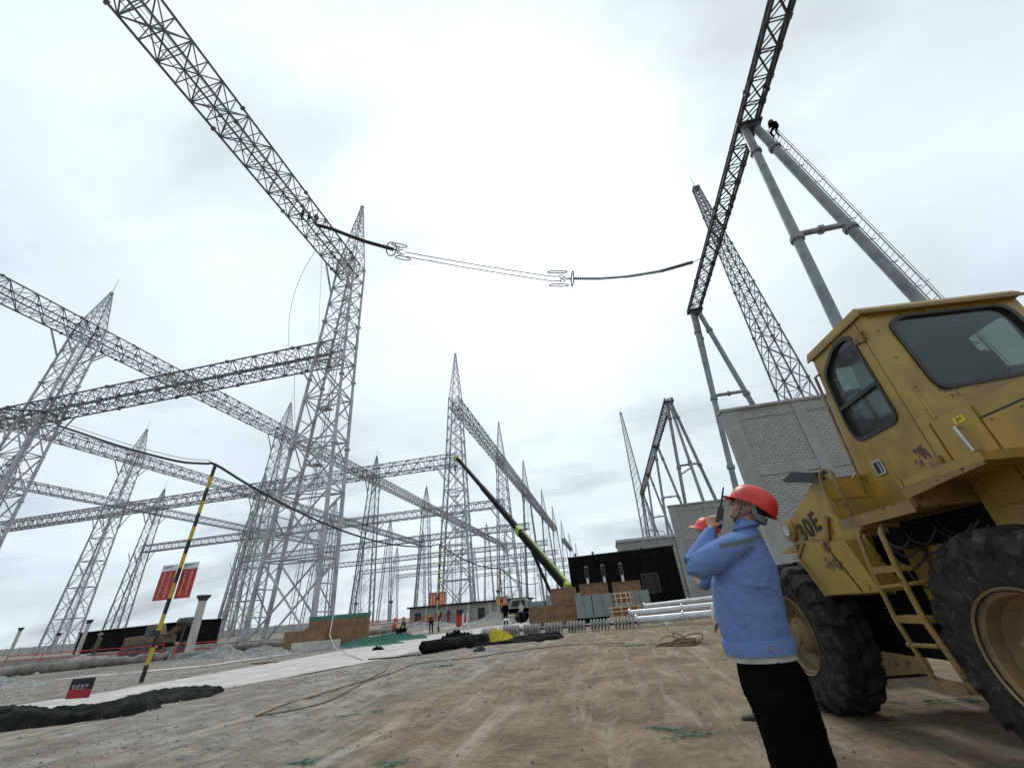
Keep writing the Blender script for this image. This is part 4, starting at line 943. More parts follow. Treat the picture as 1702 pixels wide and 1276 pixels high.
# A shaped steel stands
for i, (u, v, lab) in enumerate([(772, 1066, 'pale A-shaped steel stand behind the dark roll'), (842, 1056, 'pale bent steel stand behind the black sheeting')]):
    p = G(u, v); t = thing('steel_stand', lab, 'stand', p, .2*i, 'A-shaped steel stands'); s_ = -1
    for k, (a, b) in enumerate((((-.55, 0, 0), (-.1, .1, .68)), ((.6, 0, 0), (.12, .1, .68)))): MB().tube(a, b, .035, n=8).build('leg', 'white', t)
    if i == 0:
        for x in (-.1, .12): MB().tube((x, .1, .68), (x+.02, .1, 1.15), .05, n=8).build('upright', 'white', t)
    MB().tube((-.14, .1, .68), (.16, .1, .68), .05, n=8).build('crossbar', 'white', t)
# barrier tapes & red cabinet
def tape(a, b, lab, posts=3, h_=.8):
    t = thing('barrier', lab, 'barrier', a, 0, 'red barrier tapes'); d = Vector(b)-Vector(a)
    for z in (h_, h_-.35): MB().bar((0, 0, z), d+Vector((0, 0, z-.05)), .02, .07).build('tape', 'redtape', t)
    for i in range(posts): MB().tube(d*i/(posts-1), d*i/(posts-1)+Vector((0, 0, h_+.1)), .03, n=6).build('post', 'redtape', t)
tape((-52, 31, 0), (-34, 29.5, 0), 'red barrier tape before the black shed', 5); tape((-26.8, 24.0, 0), (-26.2, 26.4, 0), 'short red barrier beside the tall pale pillar', 2)
tape((-27, 47, 0), (-16, 46, 0), 'red barrier tape before the unfinished building', 4, 1.1)
t = thing('fire_cabinet', 'small red cabinet standing before the unfinished building', 'cabinet', (-15.6, 44, 0)); MB().box((0, 0, 0), (.85, .5, .95)).build('body', 'red', t); MB().box((.05, -.02, .1), (.8, -.001, .85)).build('door', 'redtape', t)

# ------------------------------------------------------------------ truck crane
t = thing('truck_crane', 'truck crane with long green and black telescopic boom raised to a tower', 'crane', (-9.6, 41.6, 0))
m = MB(); m.box((0, .2, .75), (9.5, 2.7, 1.15)); m.build('chassis', 'darksteel', t)
m = MB(); m.prism([(0, .8), (1.9, .8), (1.9, 1.75), (1.5, 1.95), (.25, 1.95), (0, 1.4)], 1.1, lambda u, v, w_: (u, .2+w_, v)); cb = m.build('cab', 'cabinet', t)
m = MB(); m.prism([(.25, 1.3), (1.6, 1.3), (1.6, 1.8), (.42, 1.8)], .02, lambda u, v, w_: (u, .17+w_, v)); m.build('window', 'gasket', cb)
m = MB(); m.box((3.6, .3, 1.15), (6.9, 2.6, 2.0)); m.box((2.2, .5, 1.15), (3.4, 2.2, 1.6)); m.box((7.2, .3, 1.15), (8.9, 2.5, 1.7)); m.build('superstructure', 'cabinet', t)
for x in (1.0, 2.4, 5.6, 7.0, 8.3):
    for y in (.3, 2.3):
        wl = MB(); wl.lathe([(.25, -.16), (.46, -.16), (.5, -.1), (.5, .1), (.46, .16), (.25, .16)], (x, y, .5), (0, 1, 0), n=20); wl = wl.build('wheel', 'rubber', t, smooth=True); MB().lathe([(.05, -.12), (.25, -.1), (.25, .1), (.05, .12)], (x, y, .5), (0, 1, 0), n=14).build('rim', 'steel', wl)
for x in (.6, 8.8): MB().box((x, -.7, .5), (x+.25, 3.4, .7)).build('outrigger', 'crane', t)
bs = Vector((5.7, 1.8, 2.5)); tip = Vector((-25.4, 72.0, 28.3))-t.location; bd = (tip-bs).normalized(); BL = (tip-bs).length; sidev = bd.cross(Vector((0, 0, 1))).normalized(); upv = sidev.cross(bd)
def boomseg(a, b, wd, ht, m_): return MB().bar(bs+bd*a, bs+bd*b, wd, ht)
bo = boomseg(0, BL*.27, .60, .80, 0).build('boom', 'crane', t)
boomseg(BL*.26, BL*.62, .48, .64, 0).build('boom_section', 'craned', bo); boomseg(BL*.60, BL*.985, .40, .52, 0).build('boom_section', 'craned', bo)
m = MB(); m.bar(bs+bd*(.5)-upv*.43, bs+bd*(BL*.27)-upv*.43, .58, .05); m.bar(bs+bd*(.5)-sidev*.315, bs+bd*(BL*.27)-sidev*.315, .02, .78); m.bar(bs+bd*(.5)+upv*.412-sidev*.17, bs+bd*(BL*.26)+upv*.412-sidev*.17, .22, .02); m.build('boom_shade_panels', 'craned', bo)  # dark panels added on the boom, its shaded faces put into the colour
m = MB(); m.bar(bs+bd*(BL*.975)-upv*.2, bs+bd*BL+upv*.1, .6, .8); m.lathe([(.35, -.3), (.35, .3)], bs+bd*BL-upv*.45, sidev, n=12); m.build('boom_head', 'crane', bo)
MB().bar(bs+bd*(BL*.262), bs+bd*(BL*.285), .74, 1.0).build('collar', 'crane', bo)
MB().tube((4.2, 1.6, 1.6), bs+bd*BL*.19-upv*.45, .16, n=12).build('luffing_cylinder', 'craned', t)
for s_ in (-.1, .1): MB().tube(bs+bd*2+upv*.55+sidev*s_, bs+bd*BL+upv*.3+sidev*s_, .018, n=4).build('hoist_rope', 'darksteel', t)

# ------------------------------------------------------------------ excavator at left
t = thing('excavator', 'muddy orange brown excavator working before the black shed', 'excavator', (-39.4, 33.0, 0), .08)
for y in (-1.1, 1.1):
    m = MB(); m.prism([(-1.6, .35), (-1.3, .05), (1.3, .05), (1.6, .35), (1.6, .55), (1.3, .8), (-1.3, .8), (-1.6, .55)], .45, lambda u, v, w_: (u, y-.22+w_, v)); m.build('track', 'darksteel', t)
m = MB(); m.prism([(-1.7, .85), (1.3, .85), (1.3, 1.35), (-.4, 1.5), (-1.7, 1.45)], 2.0, lambda u, v, w_: (u, -1+w_, v)); m.build('body', 'soil', t)
m = MB(); m.prism([(.1, 1.0), (1.3, 1.0), (1.35, 1.5), (1.0, 2.25), (.15, 2.25)], .9, lambda u, v, w_: (u, -1.05+w_, v)); cb = m.build('cab', 'soil', t)
m = MB(); m.prism([(.25, 1.45), (1.15, 1.45), (.92, 2.12), (.25, 2.12)], .02, lambda u, v, w_: (u, -1.08+w_, v)); m.build('window', 'glass', cb)
m = MB(); m.path([(1.0, .3, 1.3), (2.2, .3, 2.1), (3.4, .3, 2.3)], [.22, .3, .18], n=8); m.build('boom', 'soil', t, smooth=True)
m = MB(); m.path([(3.3, .3, 2.45), (3.5, .3, 1.4), (3.1, .3, .7)], [.16, .17, .12], n=8); m.build('stick', 'soil', t, smooth=True)
m = MB(); m.prism([(2.6, .1), (3.3, .05), (3.5, .6), (3.1, .8), (2.7, .6)], .8, lambda u, v, w_: (u, -.1+w_, v)); m.build('bucket', 'darksteel', t)
t = thing('drum', 'dark horizontal drum on a stand beside the tall pale pillar', 'drum', (-36.6, 33.2, 0)); m = MB(); m.lathe([(.3, -.75), (.34, -.7), (.34, .7), (.3, .75)], (0, 0, 2.3), (1, 0, 0), n=18); m.build('barrel', 'darksteel', t, smooth=True); m = MB(); m.tube((-.1, 0, 0), (0, 0, 2.0), .09, n=6); m.build('stand', 'darksteel', t)

# ------------------------------------------------------------------ wheel loader (local x = to its right, y = forward)
ld = thing('wheel_loader', 'worn yellow wheel loader standing at the right, its cab door facing the camera', 'loader', (2.2, 3.2, 0), math.radians(7))
M['yrust'] = mat('rust_patched_yellow_paint', (.37, .230, .030), .45, 0, (.265, .165, .026), 2.2, bump=.1, bsc=50, rust=.56, rsc=4.5, dirt=.35, rustcol=(.09, .035, .015), chips=.66)
TR, TW = .69, .41
def tyre_mesh():
    mb = MB(); NU, NV = 400, 36; vs = []; nl = 20
    for i in range(NU):
        u = i/NU
        for j in range(NV+1):
            v = j/NV*2-1   # -1..1 over the outside from bead to bead
            av = abs(v); sgn = 1 if v >= 0 else -1
            if av < .52: x = v/.52*(TW/2-.035); r = TR-.035-.012*(av/.52)**2
            else:
                q = (av-.52)/.48; x = sgn*(TW/2-.035+.045*math.sin(q*PI*.8)); r = TR-.047-(TR-.047-.345)*q**1.05
            # lugs: slanted bars from the middle out over the shoulder
            ph = (u*nl+(.5 if sgn > 0 else 0)+av*.55) % 1.0; tri = 1-abs(ph*2-1)
            lug = max(0, min(1, (tri-.42+.05*noise.noise(Vector((u*60, v*6, 4))))*15)); zone = max(0, min(1, (.74-av)*14))*max(0, min(1, (av-.03)*24))
            dz = lug*zone
            jit = noise.noise(Vector((math.cos(u*2*PI)*9, math.sin(u*2*PI)*9, v*5)))*.008
            if av < .60: r += dz*.042+jit
            else: x += sgn*dz*.030; r += dz*.012+jit
            vs.append((x, math.cos(u*2*PI)*r, math.sin(u*2*PI)*r))
    w_ = NV+1; fs = [(i*w_+j, i*w_+j+1, ((i+1) % NU)*w_+j+1, ((i+1) % NU)*w_+j) for i in range(NU) for j in range(NV)]
    mb.add(vs, fs); return mb
def wheel(b, a, side, zc=TR-.01):
    tb = tyre_mesh(); tb.v = [(x+b, y+a, z+zc) for x, y, z in tb.v]
    w_ = tb.build('wheel', 'rubber', ld, smooth=True, ang=35)
    s_ = side; o = (b, a, zc); m = MB()
    # x measured outwards from the wheel's centre plane
    m.lathe([(.352, .205), (.365, .215), (.37, .200), (.345, .18), (.325, .17), (.315, .09), (.27, .04), (.215, .03), (.20, .05), (.02, .055)], o, (s_, 0, 0), n=48, cap=False)
    rim = m.build('rim', 'rimy', w_, smooth=True, ang=30)
    m = MB(); m.lathe([(.17, .03), (.165, .13), (.14, .17), (.10, .185), (.09, .215), (.02, .22)], o, (s_, 0, 0), n=32)
    for k in range(12): an = k*PI/6; m.lathe([(.017, .03), (.017, .075), (.004, .08)], (b, a+.195*math.cos(an), zc+.195*math.sin(an)), (s_, 0, 0), n=6)
    for k in range(10): an = k*PI/5; m.lathe([(.011, .14), (.011, .19), (.004, .192)], (b, a+.125*math.cos(an), zc+.125*math.sin(an)), (s_, 0, 0), n=6)
    m.build('hub', 'rimy', w_, smooth=True, ang=30)
AF = 2.47
for a in (0, AF):
    wheel(.205+(.05 if a == 0 else 0), a-(.03 if a == 0 else 0), -1); wheel(1.995, a, 1)
def side(bx):   # maps (a, z, t) to a plate in the plane b = bx, thickness inwards (towards the middle line)
    s_ = 1 if bx < 1.1 else -1
    return lambda a, z, t_: (bx+s_*t_, a, z)
def part(m, name, mt='yellow', parent=ld, sm=False): return m.build(name, mt, parent, smooth=sm)
def rrect(x0, y0, x1, y1, r, n=6):
    out = []
    for cx_, cy_, a0 in ((x1-r, y1-r, 0), (x0+r, y1-r, PI/2), (x0+r, y0+r, PI), (x1-r, y0+r, 1.5*PI)):
        for i in range(n+1): a = a0+PI/2*i/n; out.append((cx_+r*math.cos(a), cy_+r*math.sin(a)))
    return out
def rpoly(poly, r, n=5):
    out = []; k = len(poly)
    for i in range(k):
        p = Vector(poly[i]); a = (Vector(poly[i-1])-p); b = (Vector(poly[(i+1) % k])-p); rr = min(r, a.length*.45, b.length*.45); p0 = p+a.normalized()*rr; p2 = p+b.normalized()*rr
        for j in range(n+1): t_ = j/n; out.append(tuple(p0*(1-t_)**2+p*2*t_*(1-t_)+p2*t_*t_))
    return out
def inset(poly, d):
    c = Vector(np.mean(np.array(poly), axis=0)); out = []
    for p in poly: v = Vector(p)-c; out.append(tuple(c+v*(1-d/v.length))); 
    return out
# --- cab
cab_ = MB(); 
ZR = 3.23
BL_, BR_ = .42, 1.76
cabB = MB(); 
# door (left side)
dpoly = [(.27, 1.66), (1.10, 1.66), (1.06, 2.0), (.90, ZR-.03), (.25, ZR-.03)]
win = rpoly([(.37, 2.27), (.86, 2.27), (.90, 2.42), (.845, 2.98), (.56, 3.15), (.36, 3.12)], .10)
door = part(MB().ring(dpoly, win, .04, side(BL_)), 'door')
part(MB().ring(inset(win, -.022), inset(win, .016), .03, lambda a, z, t_: (BL_-.012+t_, a, z)), 'window_gasket', 'gasket', door)
part(MB().bar((BL_+.0, .37, 2.62), (BL_+.0, .89, 2.60), .03, .035), 'window_divider', 'gasket', door)
part(MB().prism(inset(win, .014), .006, lambda a, z, t_: (BL_+.018+t_, a, z)), 'window_pane', 'glass', door)
m = MB(); m.ring(rrect(.745, 1.93, .855, 2.06, .02), rrect(.76, 1.945, .84, 2.045, .015), .012, lambda a, z, t_: (BL_-.013+t_, a, z)); m.box((BL_-.008, .785, 1.95), (BL_+.002, .80, 2.04)); part(m, 'latch', 'chrome', door)
m = MB(); m.prism(rrect(.765, 1.95, .835, 2.04, .01), .004, lambda a, z, t_: (BL_-.004+t_, a, z)); part(m, 'latch_recess', 'gasket', door)
for z in (3.02, 1.86): m = MB(); m.tube((BL_-.02, .245, z-.05), (BL_-.02, .245, z+.05), .022, n=10); m.box((BL_-.025, .245, z-.03), (BL_-.001, .33, z+.03)); part(m, 'hinge', 'yellow2', door)
m = MB(); m.path([(BL_-.005, .91, 3.02), (BL_-.05, .92, 3.0), (BL_-.055, .95, 2.6), (BL_-.055, 1.0, 2.1), (BL_-.05, 1.04, 1.82), (BL_-.005, 1.05, 1.80)], .014, n=7); part(m, 'grab_rail', 'yellow2', sm=True)
# corner post behind the door, rear face, right and front faces
part(MB().prism([(.18, 1.66), (.262, 1.66), (.242, ZR-.03), (.16, ZR-.03)], .05, side(BL_)), 'corner_post')
rw = rpoly([(BL_+.24, 2.42), (BR_-.12, 2.50), (BR_-.09, 2.85), (BR_-.13, 3.14), (BL_+.32, 3.14), (BL_+.20, 3.06)], .12)
rear = part(MB().ring([(BL_+.052, 1.66), (BR_, 1.66), (BR_, ZR-.03), (BL_+.052, ZR-.03)], rw, .04, lambda b, z, t_: (b, .17+t_, z)), 'rear_wall')
part(MB().ring(inset(rw, -.024), inset(rw, .016), .03, lambda b, z, t_: (b, .158+t_, z)), 'window_gasket', 'gasket', rear)
part(MB().prism(inset(rw, .014), .006, lambda b, z, t_: (b, .188+t_, z)), 'window_pane', 'glass', rear)
w2 = rrect(.30, 2.32, .89, 3.13, .07)
rt = part(MB().ring([(.215, 1.66), (1.10, 1.66), (1.06, 2.0), (.90, ZR-.03), (.215, ZR-.03)], w2, .04, side(BR_)), 'side_wall'); part(MB().prism(inset(w2, .0), .006, lambda a, z, t_: (BR_-.02-t_, a, z)), 'window_pane', 'glass', rt)
fw = rrect(BL_+.14, 2.12, BR_-.14, 3.08, .08); ff = lambda b, z, t_: (b, 1.10-.005-(z-1.66)*.127-t_, z)
fr_ = part(MB().ring([(BL_+.042, 1.66), (BR_-.042, 1.66), (BR_-.042, ZR-.03), (BL_+.042, ZR-.03)], fw, .04, ff), 'front_wall'); part(MB().prism(inset(fw, .0), .006, lambda b, z, t_: (b, 1.08-(z-1.66)*.127-t_, z)), 'window_pane', 'glass', fr_)
m = MB(); m.prism([(.135, ZR-.03), (.94, ZR-.03), (.955, ZR+.0), (.92, ZR+.045), (.16, ZR+.045), (.125, ZR+.0)], BR_-BL_+.03, lambda a, z, t_: (BL_-.015+t_, a, z)); part(m, 'roof')
m = MB(); m.box((BL_-.026, .12, ZR-.045), (BL_-.0155, .95, ZR-.02)); m.box((BL_-.02, .11, ZR-.045), (BR_+.02, .124, ZR-.02)); part(m, 'rain_gutter', 'yellow2')
# interior
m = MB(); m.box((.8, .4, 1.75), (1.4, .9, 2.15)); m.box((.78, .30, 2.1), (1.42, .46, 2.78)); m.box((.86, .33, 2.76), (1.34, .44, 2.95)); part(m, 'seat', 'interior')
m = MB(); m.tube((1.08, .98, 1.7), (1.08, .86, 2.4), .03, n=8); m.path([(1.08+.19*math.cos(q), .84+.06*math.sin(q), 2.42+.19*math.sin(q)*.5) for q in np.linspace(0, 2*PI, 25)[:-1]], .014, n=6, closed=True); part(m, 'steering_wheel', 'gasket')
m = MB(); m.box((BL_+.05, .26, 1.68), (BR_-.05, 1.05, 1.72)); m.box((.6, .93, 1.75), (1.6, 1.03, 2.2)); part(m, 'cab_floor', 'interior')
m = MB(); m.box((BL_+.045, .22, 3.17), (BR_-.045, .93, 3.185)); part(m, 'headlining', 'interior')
m = MB(); m.tube((.72, .30, 3.08), (.86, .42, 2.52), .012, n=5); m.box((.74, .31, 2.88), (.84, .33, 2.98)); m.tube((.70, .29, 3.12), (.98, .5, 2.46), .018, n=5); part(m, 'wiper_arm', 'darksteel')
m = MB(); m.box((1.22, 1.03-.12, 2.25), (1.62, 1.035-.12, 2.9)); m.box((.56, .965, 2.2), (.92, .97, 2.55)); part(m, 'paper_sheet', 'paper')
# --- hood behind the cab
hood = MB(); hood.prism([(BL_+.01, 1.35), (BR_-.01, 1.35), (BR_-.01, 2.02), (BR_-.12, 2.16), (BL_+.12, 2.16), (BL_+.01, 2.15)], 1.62, lambda b, z, t_: (b, .165-t_, z)); part(hood, 'hood')
m = MB(); m.prism([(-.17, 1.50), (.06, 1.50), (.06, 2.13), (-.17, 2.13)], .014, lambda a, z, t_: (BL_-.005+t_, a, z)); pn = part(m, 'side_door')
m = MB(); m.prism([(-.78, 1.50), (-.19, 1.50), (-.19, 2.025), (-.78, 2.025)], .014, lambda a, z, t_: (BL_-.005+t_, a, z)); m.prism([(-1.42, 1.50), (-.80, 1.50), (-.80, 2.025), (-1.42, 2.025)], .014, lambda a, z, t_: (BL_-.005+t_, a, z)); part(m, 'engine_door')
m = MB()
for a_, b_ in (((-.18, 1.5), (-.18, 2.15)), ((-.79, 1.5), (-.79, 2.03)), ((-1.45, 2.034), (-.18, 2.034)), ((.07, 1.5), (.07, 2.14))): m.bar((BL_+.004, *a_), (BL_+.004, *b_), .014, .012)
part(m, 'seam', 'gasket')['kind'] = 'stuff'
m = MB(); m.path([(BL_+.0, -.035, 2.03), (BL_-.045, -.035, 2.03), (BL_-.045, -.055, 1.85), (BL_+.0, -.055, 1.85)], .013, n=7); part(m, 'handle', 'chrome', pn, True)
m = MB(); m.box((BL_-.009, -.10, 2.055), (BL_-.0055, -.015, 2.10)); lbp = part(m, 'label_plate', mat('yellow_label', (.62, .46, .02), .5), pn)
text('label_lettering', 'JM', .035, 'gasket', lbp, Matrix.Translation((BL_-.011, -.057, 2.078))@Matrix.Rotation(-PI/2, 4, 'Z')@Matrix.Rotation(PI/2, 4, 'X'), .0005, 1.2)
m = MB(); m.box((BL_-.009, -.62, 1.92), (BL_-.0055, -.50, 1.96)); part(m, 'vent_slot', 'gasket')
# --- platforms / fender
pf = lambda lo, hi, a0, a1, z0, z1: MB().box((lo, a0, z0), (hi, a1, z1))
m = MB(); m.prism([(-.42, 1.70), (.22, 1.70), (.24, 1.755), (-.42, 1.755)], .44, lambda a, z, t_: (.02+t_, a, z)); part(m, 'fender')
m = MB(); m.prism([(-.42, 1.68), (-.40, 1.70), (.22, 1.695), (.22, 1.62), (-.1, 1.655)], .012, lambda a, z, t_: (.012+t_, a, z)); part(m, 'fender_lip', 'yellow2')
m = MB(); m.box((.02, .20, 1.555), (.46, 1.02, 1.60)); m.box((.008, .20, 1.53), (.0195, 1.02, 1.615)); m.box((.02, .185, 1.555), (.46, .1995, 1.76)); part(m, 'step_platform', 'yellow2')
m = MB(); [m.box((.03+.0, a, 1.600), (.45, a+.012, 1.608)) for a in np.arange(.24, 1.0, .05)]; part(m, 'tread_plate', 'darksteel')['kind'] = 'stuff'
m = MB(); m.path([(.03, 1.0, 1.60), (.02, 1.03, 1.68), (.015, 1.0, 1.98), (.015, .96, 2.04), (.02, .88, 2.05), (.02, .82, 2.0), (.03, .84, 1.8), (.03, .86, 1.61)], .015, n=8); part(m, 'handrail', 'yellow2', sm=True)
m = MB(); m.path([(.30, 1.05, 1.60), (.30, 1.07, 1.70), (.31, 1.06, 1.95), (.36, 1.04, 2.0), (.41, 1.03, 1.98)], .013, n=8); part(m, 'handrail', 'yellow2', sm=True)
m = MB(); m.box((.05, 1.03, 1.58), (.42, 1.05, 1.98)); m.box((.07, 1.02, 1.80), (.40, 1.03, 1.82)); part(m, 'front_guard')
# --- ladder
m = MB(); m.path([(.16, .86, 1.49), (.05, .86, 1.495), (.01, .855, 1.45), (.0, .87, 1.2), (.0, .87, .86), (.0, .83, .70), (.03, .81, .46)], .018, n=9); part(m, 'ladder_rail', 'yellow2', sm=True)
m = MB(); m.path([(.16, .60, 1.50), (.05, .60, 1.505), (.01, .60, 1.46), (.0, .61, 1.2), (.0, .60, .87), (.0, .555, .72), (.03, .53, .46)], .02, n=9); part(m, 'ladder_rail', 'yellow2', sm=True)
for z, a0, a1 in ((1.20, .61, .87), (.865, .60, .87), (.475, .53, .81)):
    m = MB(); m.box((-.01, a0, z-.022), (.11, a1, z+.015)); [m.box((-.008+i*.04, a0+.01, z+.015), (.004+i*.04, a1-.01, z+.024)) for i in range(3)]; part(m, 'step', 'yellow2')
for z, x0 in ((1.08, .0), (.70, .0)): m = MB(); m.path([(x0, .87, z), (x0, .60, z+.01), (.30, .56, z+.03), (.52, .50, z+.04)], .015, n=8); part(m, 'brace_tube', 'yellow2', sm=True)
# --- rear frame and belly
m = MB(); m.box((.62, -1.3, .55), (1.58, 1.05, 1.35)); part(m, 'rear_frame', 'interior')  # near-black colour stands in for shade beneath the machine
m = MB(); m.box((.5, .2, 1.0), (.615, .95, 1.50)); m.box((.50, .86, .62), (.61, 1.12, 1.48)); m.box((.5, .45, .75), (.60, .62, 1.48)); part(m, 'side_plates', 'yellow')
m = MB(); m.box((.45, -.5, 1.35), (1.75, 1.1, 1.55)); m.box((.66, 1.3, .5), (1.54, 2.6, 1.0)); m.box((.55, .98, .9), (1.65, 1.5, 1.5)); part(m, 'belly_shade_block', 'interior')  # dark bulk added so the space under the loader reads as shade
m = MB(); random.seed(5)
for i in range(14):
    a0 = random.uniform(.1, .9); z0_ = random.uniform(1.05, 1.5); m.path(smoothp([Vector((.44+random.random()*.05, a0, z0_)), Vector((.40, a0+.1, z0_-.1)), Vector((.42, a0+.25, z0_-.05)), Vector((.47, a0+.35, z0_+.05))], 4), .010, n=5)
part(m, 'hoses', 'gasket', sm=True)['kind'] = 'stuff'
m = MB(); m.tube((.3, 0, TR), (1.9, 0, TR), .13, n=16); m.ball((1.1, 0, TR), .28, n=12); part(m, 'rear_axle', 'interior', sm=True)  # both axles coloured near-black, the belly's shade put into the colour
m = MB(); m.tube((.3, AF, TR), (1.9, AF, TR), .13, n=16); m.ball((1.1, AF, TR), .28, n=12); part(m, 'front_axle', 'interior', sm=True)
m = MB(); m.tube((1.1, .3, .75), (1.1, AF, .75), .06, n=10); part(m, 'drive_shaft', 'darksteel', sm=True)
m = MB(); m.box((.9, 1.0, .62), (1.3, 1.45, .74)); m.box((.9, 1.0, 1.2), (1.3, 1.45, 1.3)); m.tube((1.1, 1.25, .6), (1.1, 1.25, 1.35), .07, n=12); part(m, 'articulation_joint', 'yellow2')
# --- front frame
m = MB()
for bx in (.36,):
    for a_, z_ in ((1.5, 1.95), (1.5, 1.75), (1.62, 2.02), (2.38, 1.40), (2.38, 1.54), (1.45, 1.6)): m.lathe([(.014, -.02), (.014, .0), (.006, .004)], (bx, a_, z_), (-1, 0, 0), n=6)
for a_ in np.arange(-1.38, -.2, .19): m.lathe([(.008, -.006), (.008, .008), (.003, .010)], (BL_-.005, a_, 1.53), (-1, 0, 0), n=6); m.lathe([(.008, -.006), (.008, .008), (.003, .010)], (BL_-.005, a_, 2.0), (-1, 0, 0), n=6)
for b_ in np.arange(.56, 1.75, .2): m.lathe([(.008, -.006), (.008, .008), (.003, .010)], (b_, .17, 3.17), (0, -1, 0), n=6); 
for z_ in np.arange(1.9, 3.1, .28): m.lathe([(.008, -.006), (.008, .008), (.003, .010)], (BL_+.08, .17, z_), (0, -1, 0), n=6)
part(m, 'bolts', 'yellow2')['kind'] = 'stuff'
for bx, nm in ((.36, 'L'), (1.84, 'R')):
    m = MB(); m.prism([(1.42, 1.02), (2.25, 1.02), (2.50, 1.30), (2.50, 1.62), (2.42, 1.84), (2.28, 1.86), (1.66, 2.10), (1.42, 2.12), (1.34, 2.0), (1.28, 1.5)], .06, side(bx)); fp = part(m, 'frame_plate')
    m = MB(); m.lathe([(.12, -.04), (.12, .03), (.07, .05), (.02, .05)], (bx, 2.42, 1.72), (-1 if bx < 1 else 1, 0, 0), n=24); part(m, 'arm_pivot', 'yellow2', sm=True)
fl = MB(); fl.prism([(1.22, 1.47), (1.83, 1.52), (2.02, 1.40), (1.80, 1.035), (1.06, 1.045)], .20, lambda a, z, t_: (.12+t_, a, z)); part(fl, 'front_fender', 'yrust')
m = MB(); m.prism([(1.86, 1.55), (2.06, 1.40), (1.83, 1.02), (1.80, 1.035), (2.02, 1.40), (1.83, 1.52)], .24, lambda a, z, t_: (.105+t_, a, z)); part(m, 'fender_edge', 'yellow2')
m = MB(); m.bar((.115, 1.52, 1.49), (.115, 1.28, 1.05), .004, .012); part(m, 'fender_seam', 'gasket')
T_ = Matrix(((0, 0, -1, .352), (-1, 0, 0, 0), (0, 1, 0, 0), (0, 0, 0, 1)))   # text lies on the left plate, read from the left
text('number_lettering', '30E', .27, 'stripek', ld, Matrix.Translation((0, 2.06, 1.69))@T_@Matrix.Rotation(math.radians(13), 4, 'Z'), .002, .95, .006, spacing=1.2)
m = MB(); m.bar((.34, 1.80, 1.53), (.34, 1.66, 1.74), .02, .05); part(m, 'stiffener', 'yellow2')
m = MB(); m.box((.42, 1.42, 1.95), (1.78, 1.6, 2.08)); m.box((.42, 1.6, 1.1), (1.78, 1.7, 1.9)); part(m, 'cross_member', 'yellow2')
m = MB(); m.tube((.30, 2.42, 1.72), (1.9, 2.42, 1.72), .06, n=14); part(m, 'pivot_pin', 'chrome', sm=True)
for bx in (.60, 1.50):
    m = MB(); m.prism([(2.30, 1.60), (2.52, 1.60), (3.2, 1.30), (3.95, .55), (4.05, .35), (3.85, .30), (3.2, 1.0), (2.6, 1.38), (2.3, 1.5)], .10, lambda a, z, t_: (bx+t_, a, z)); part(m, 'lift_arm')
    m = MB(); m.tube((bx+.17, 1.75, 1.0), (bx+.17, 2.6, 1.15), .06, n=12); m.tube((bx+.17, 2.6, 1.15), (bx+.17, 3.1, 1.12), .035, n=10); part(m, 'lift_cylinder', 'yellow2', sm=True)
m = MB(); m.tube((1.1, 1.75, 1.9), (1.1, 2.5, 2.0), .07, n=12); m.tube((1.1, 2.5, 2.0), (1.1, 3.0, 1.98), .04, n=10); part(m, 'tilt_cylinder', 'yellow2', sm=True)
m = MB(); m.prism([(2.34, 1.56), (2.78, 1.50), (2.36, 1.46)], .10, lambda a, z, t_: (.30+t_, a, z)); part(m, 'pointed_bracket')
m = MB(); m.prism([(1.42, 2.03), (1.60, 2.09), (2.00, 2.20), (2.06, 2.24), (1.80, 2.27), (1.46, 2.16)], .14, lambda a, z, t_: (.28+t_, a, z)); part(m, 'work_lamp', 'gasket')
m = MB(); bp = [(3.75, .05), (4.5, .02), (4.55, .05), (4.2, .12), (3.95, .30), (3.85, .7), (3.95, 1.0), (3.9, 1.02), (3.78, .7)]; m.prism(bp, 1.7, lambda a, z, t_: (.42+t_, a, z)); bk = part(m, 'bucket', 'yellow2'); 
for x in (.42, 2.08): m = MB(); m.prism([(3.76, .06), (4.5, .04), (4.5, .35), (3.94, 1.0)], .04, lambda a, z, t_: (x+t_, a, z)); part(m, 'side_plate', 'yellow2', bk)
m = MB(); m.box((.45, -1.6, .9), (1.73, -1.46, 1.95)); part(m, 'counterweight', 'yellow')
m = MB(); m.tube((1.3, -.6, 2.1), (1.3, -.6, 2.75), .05, n=12); part(m, 'exhaust', 'darksteel', sm=True)

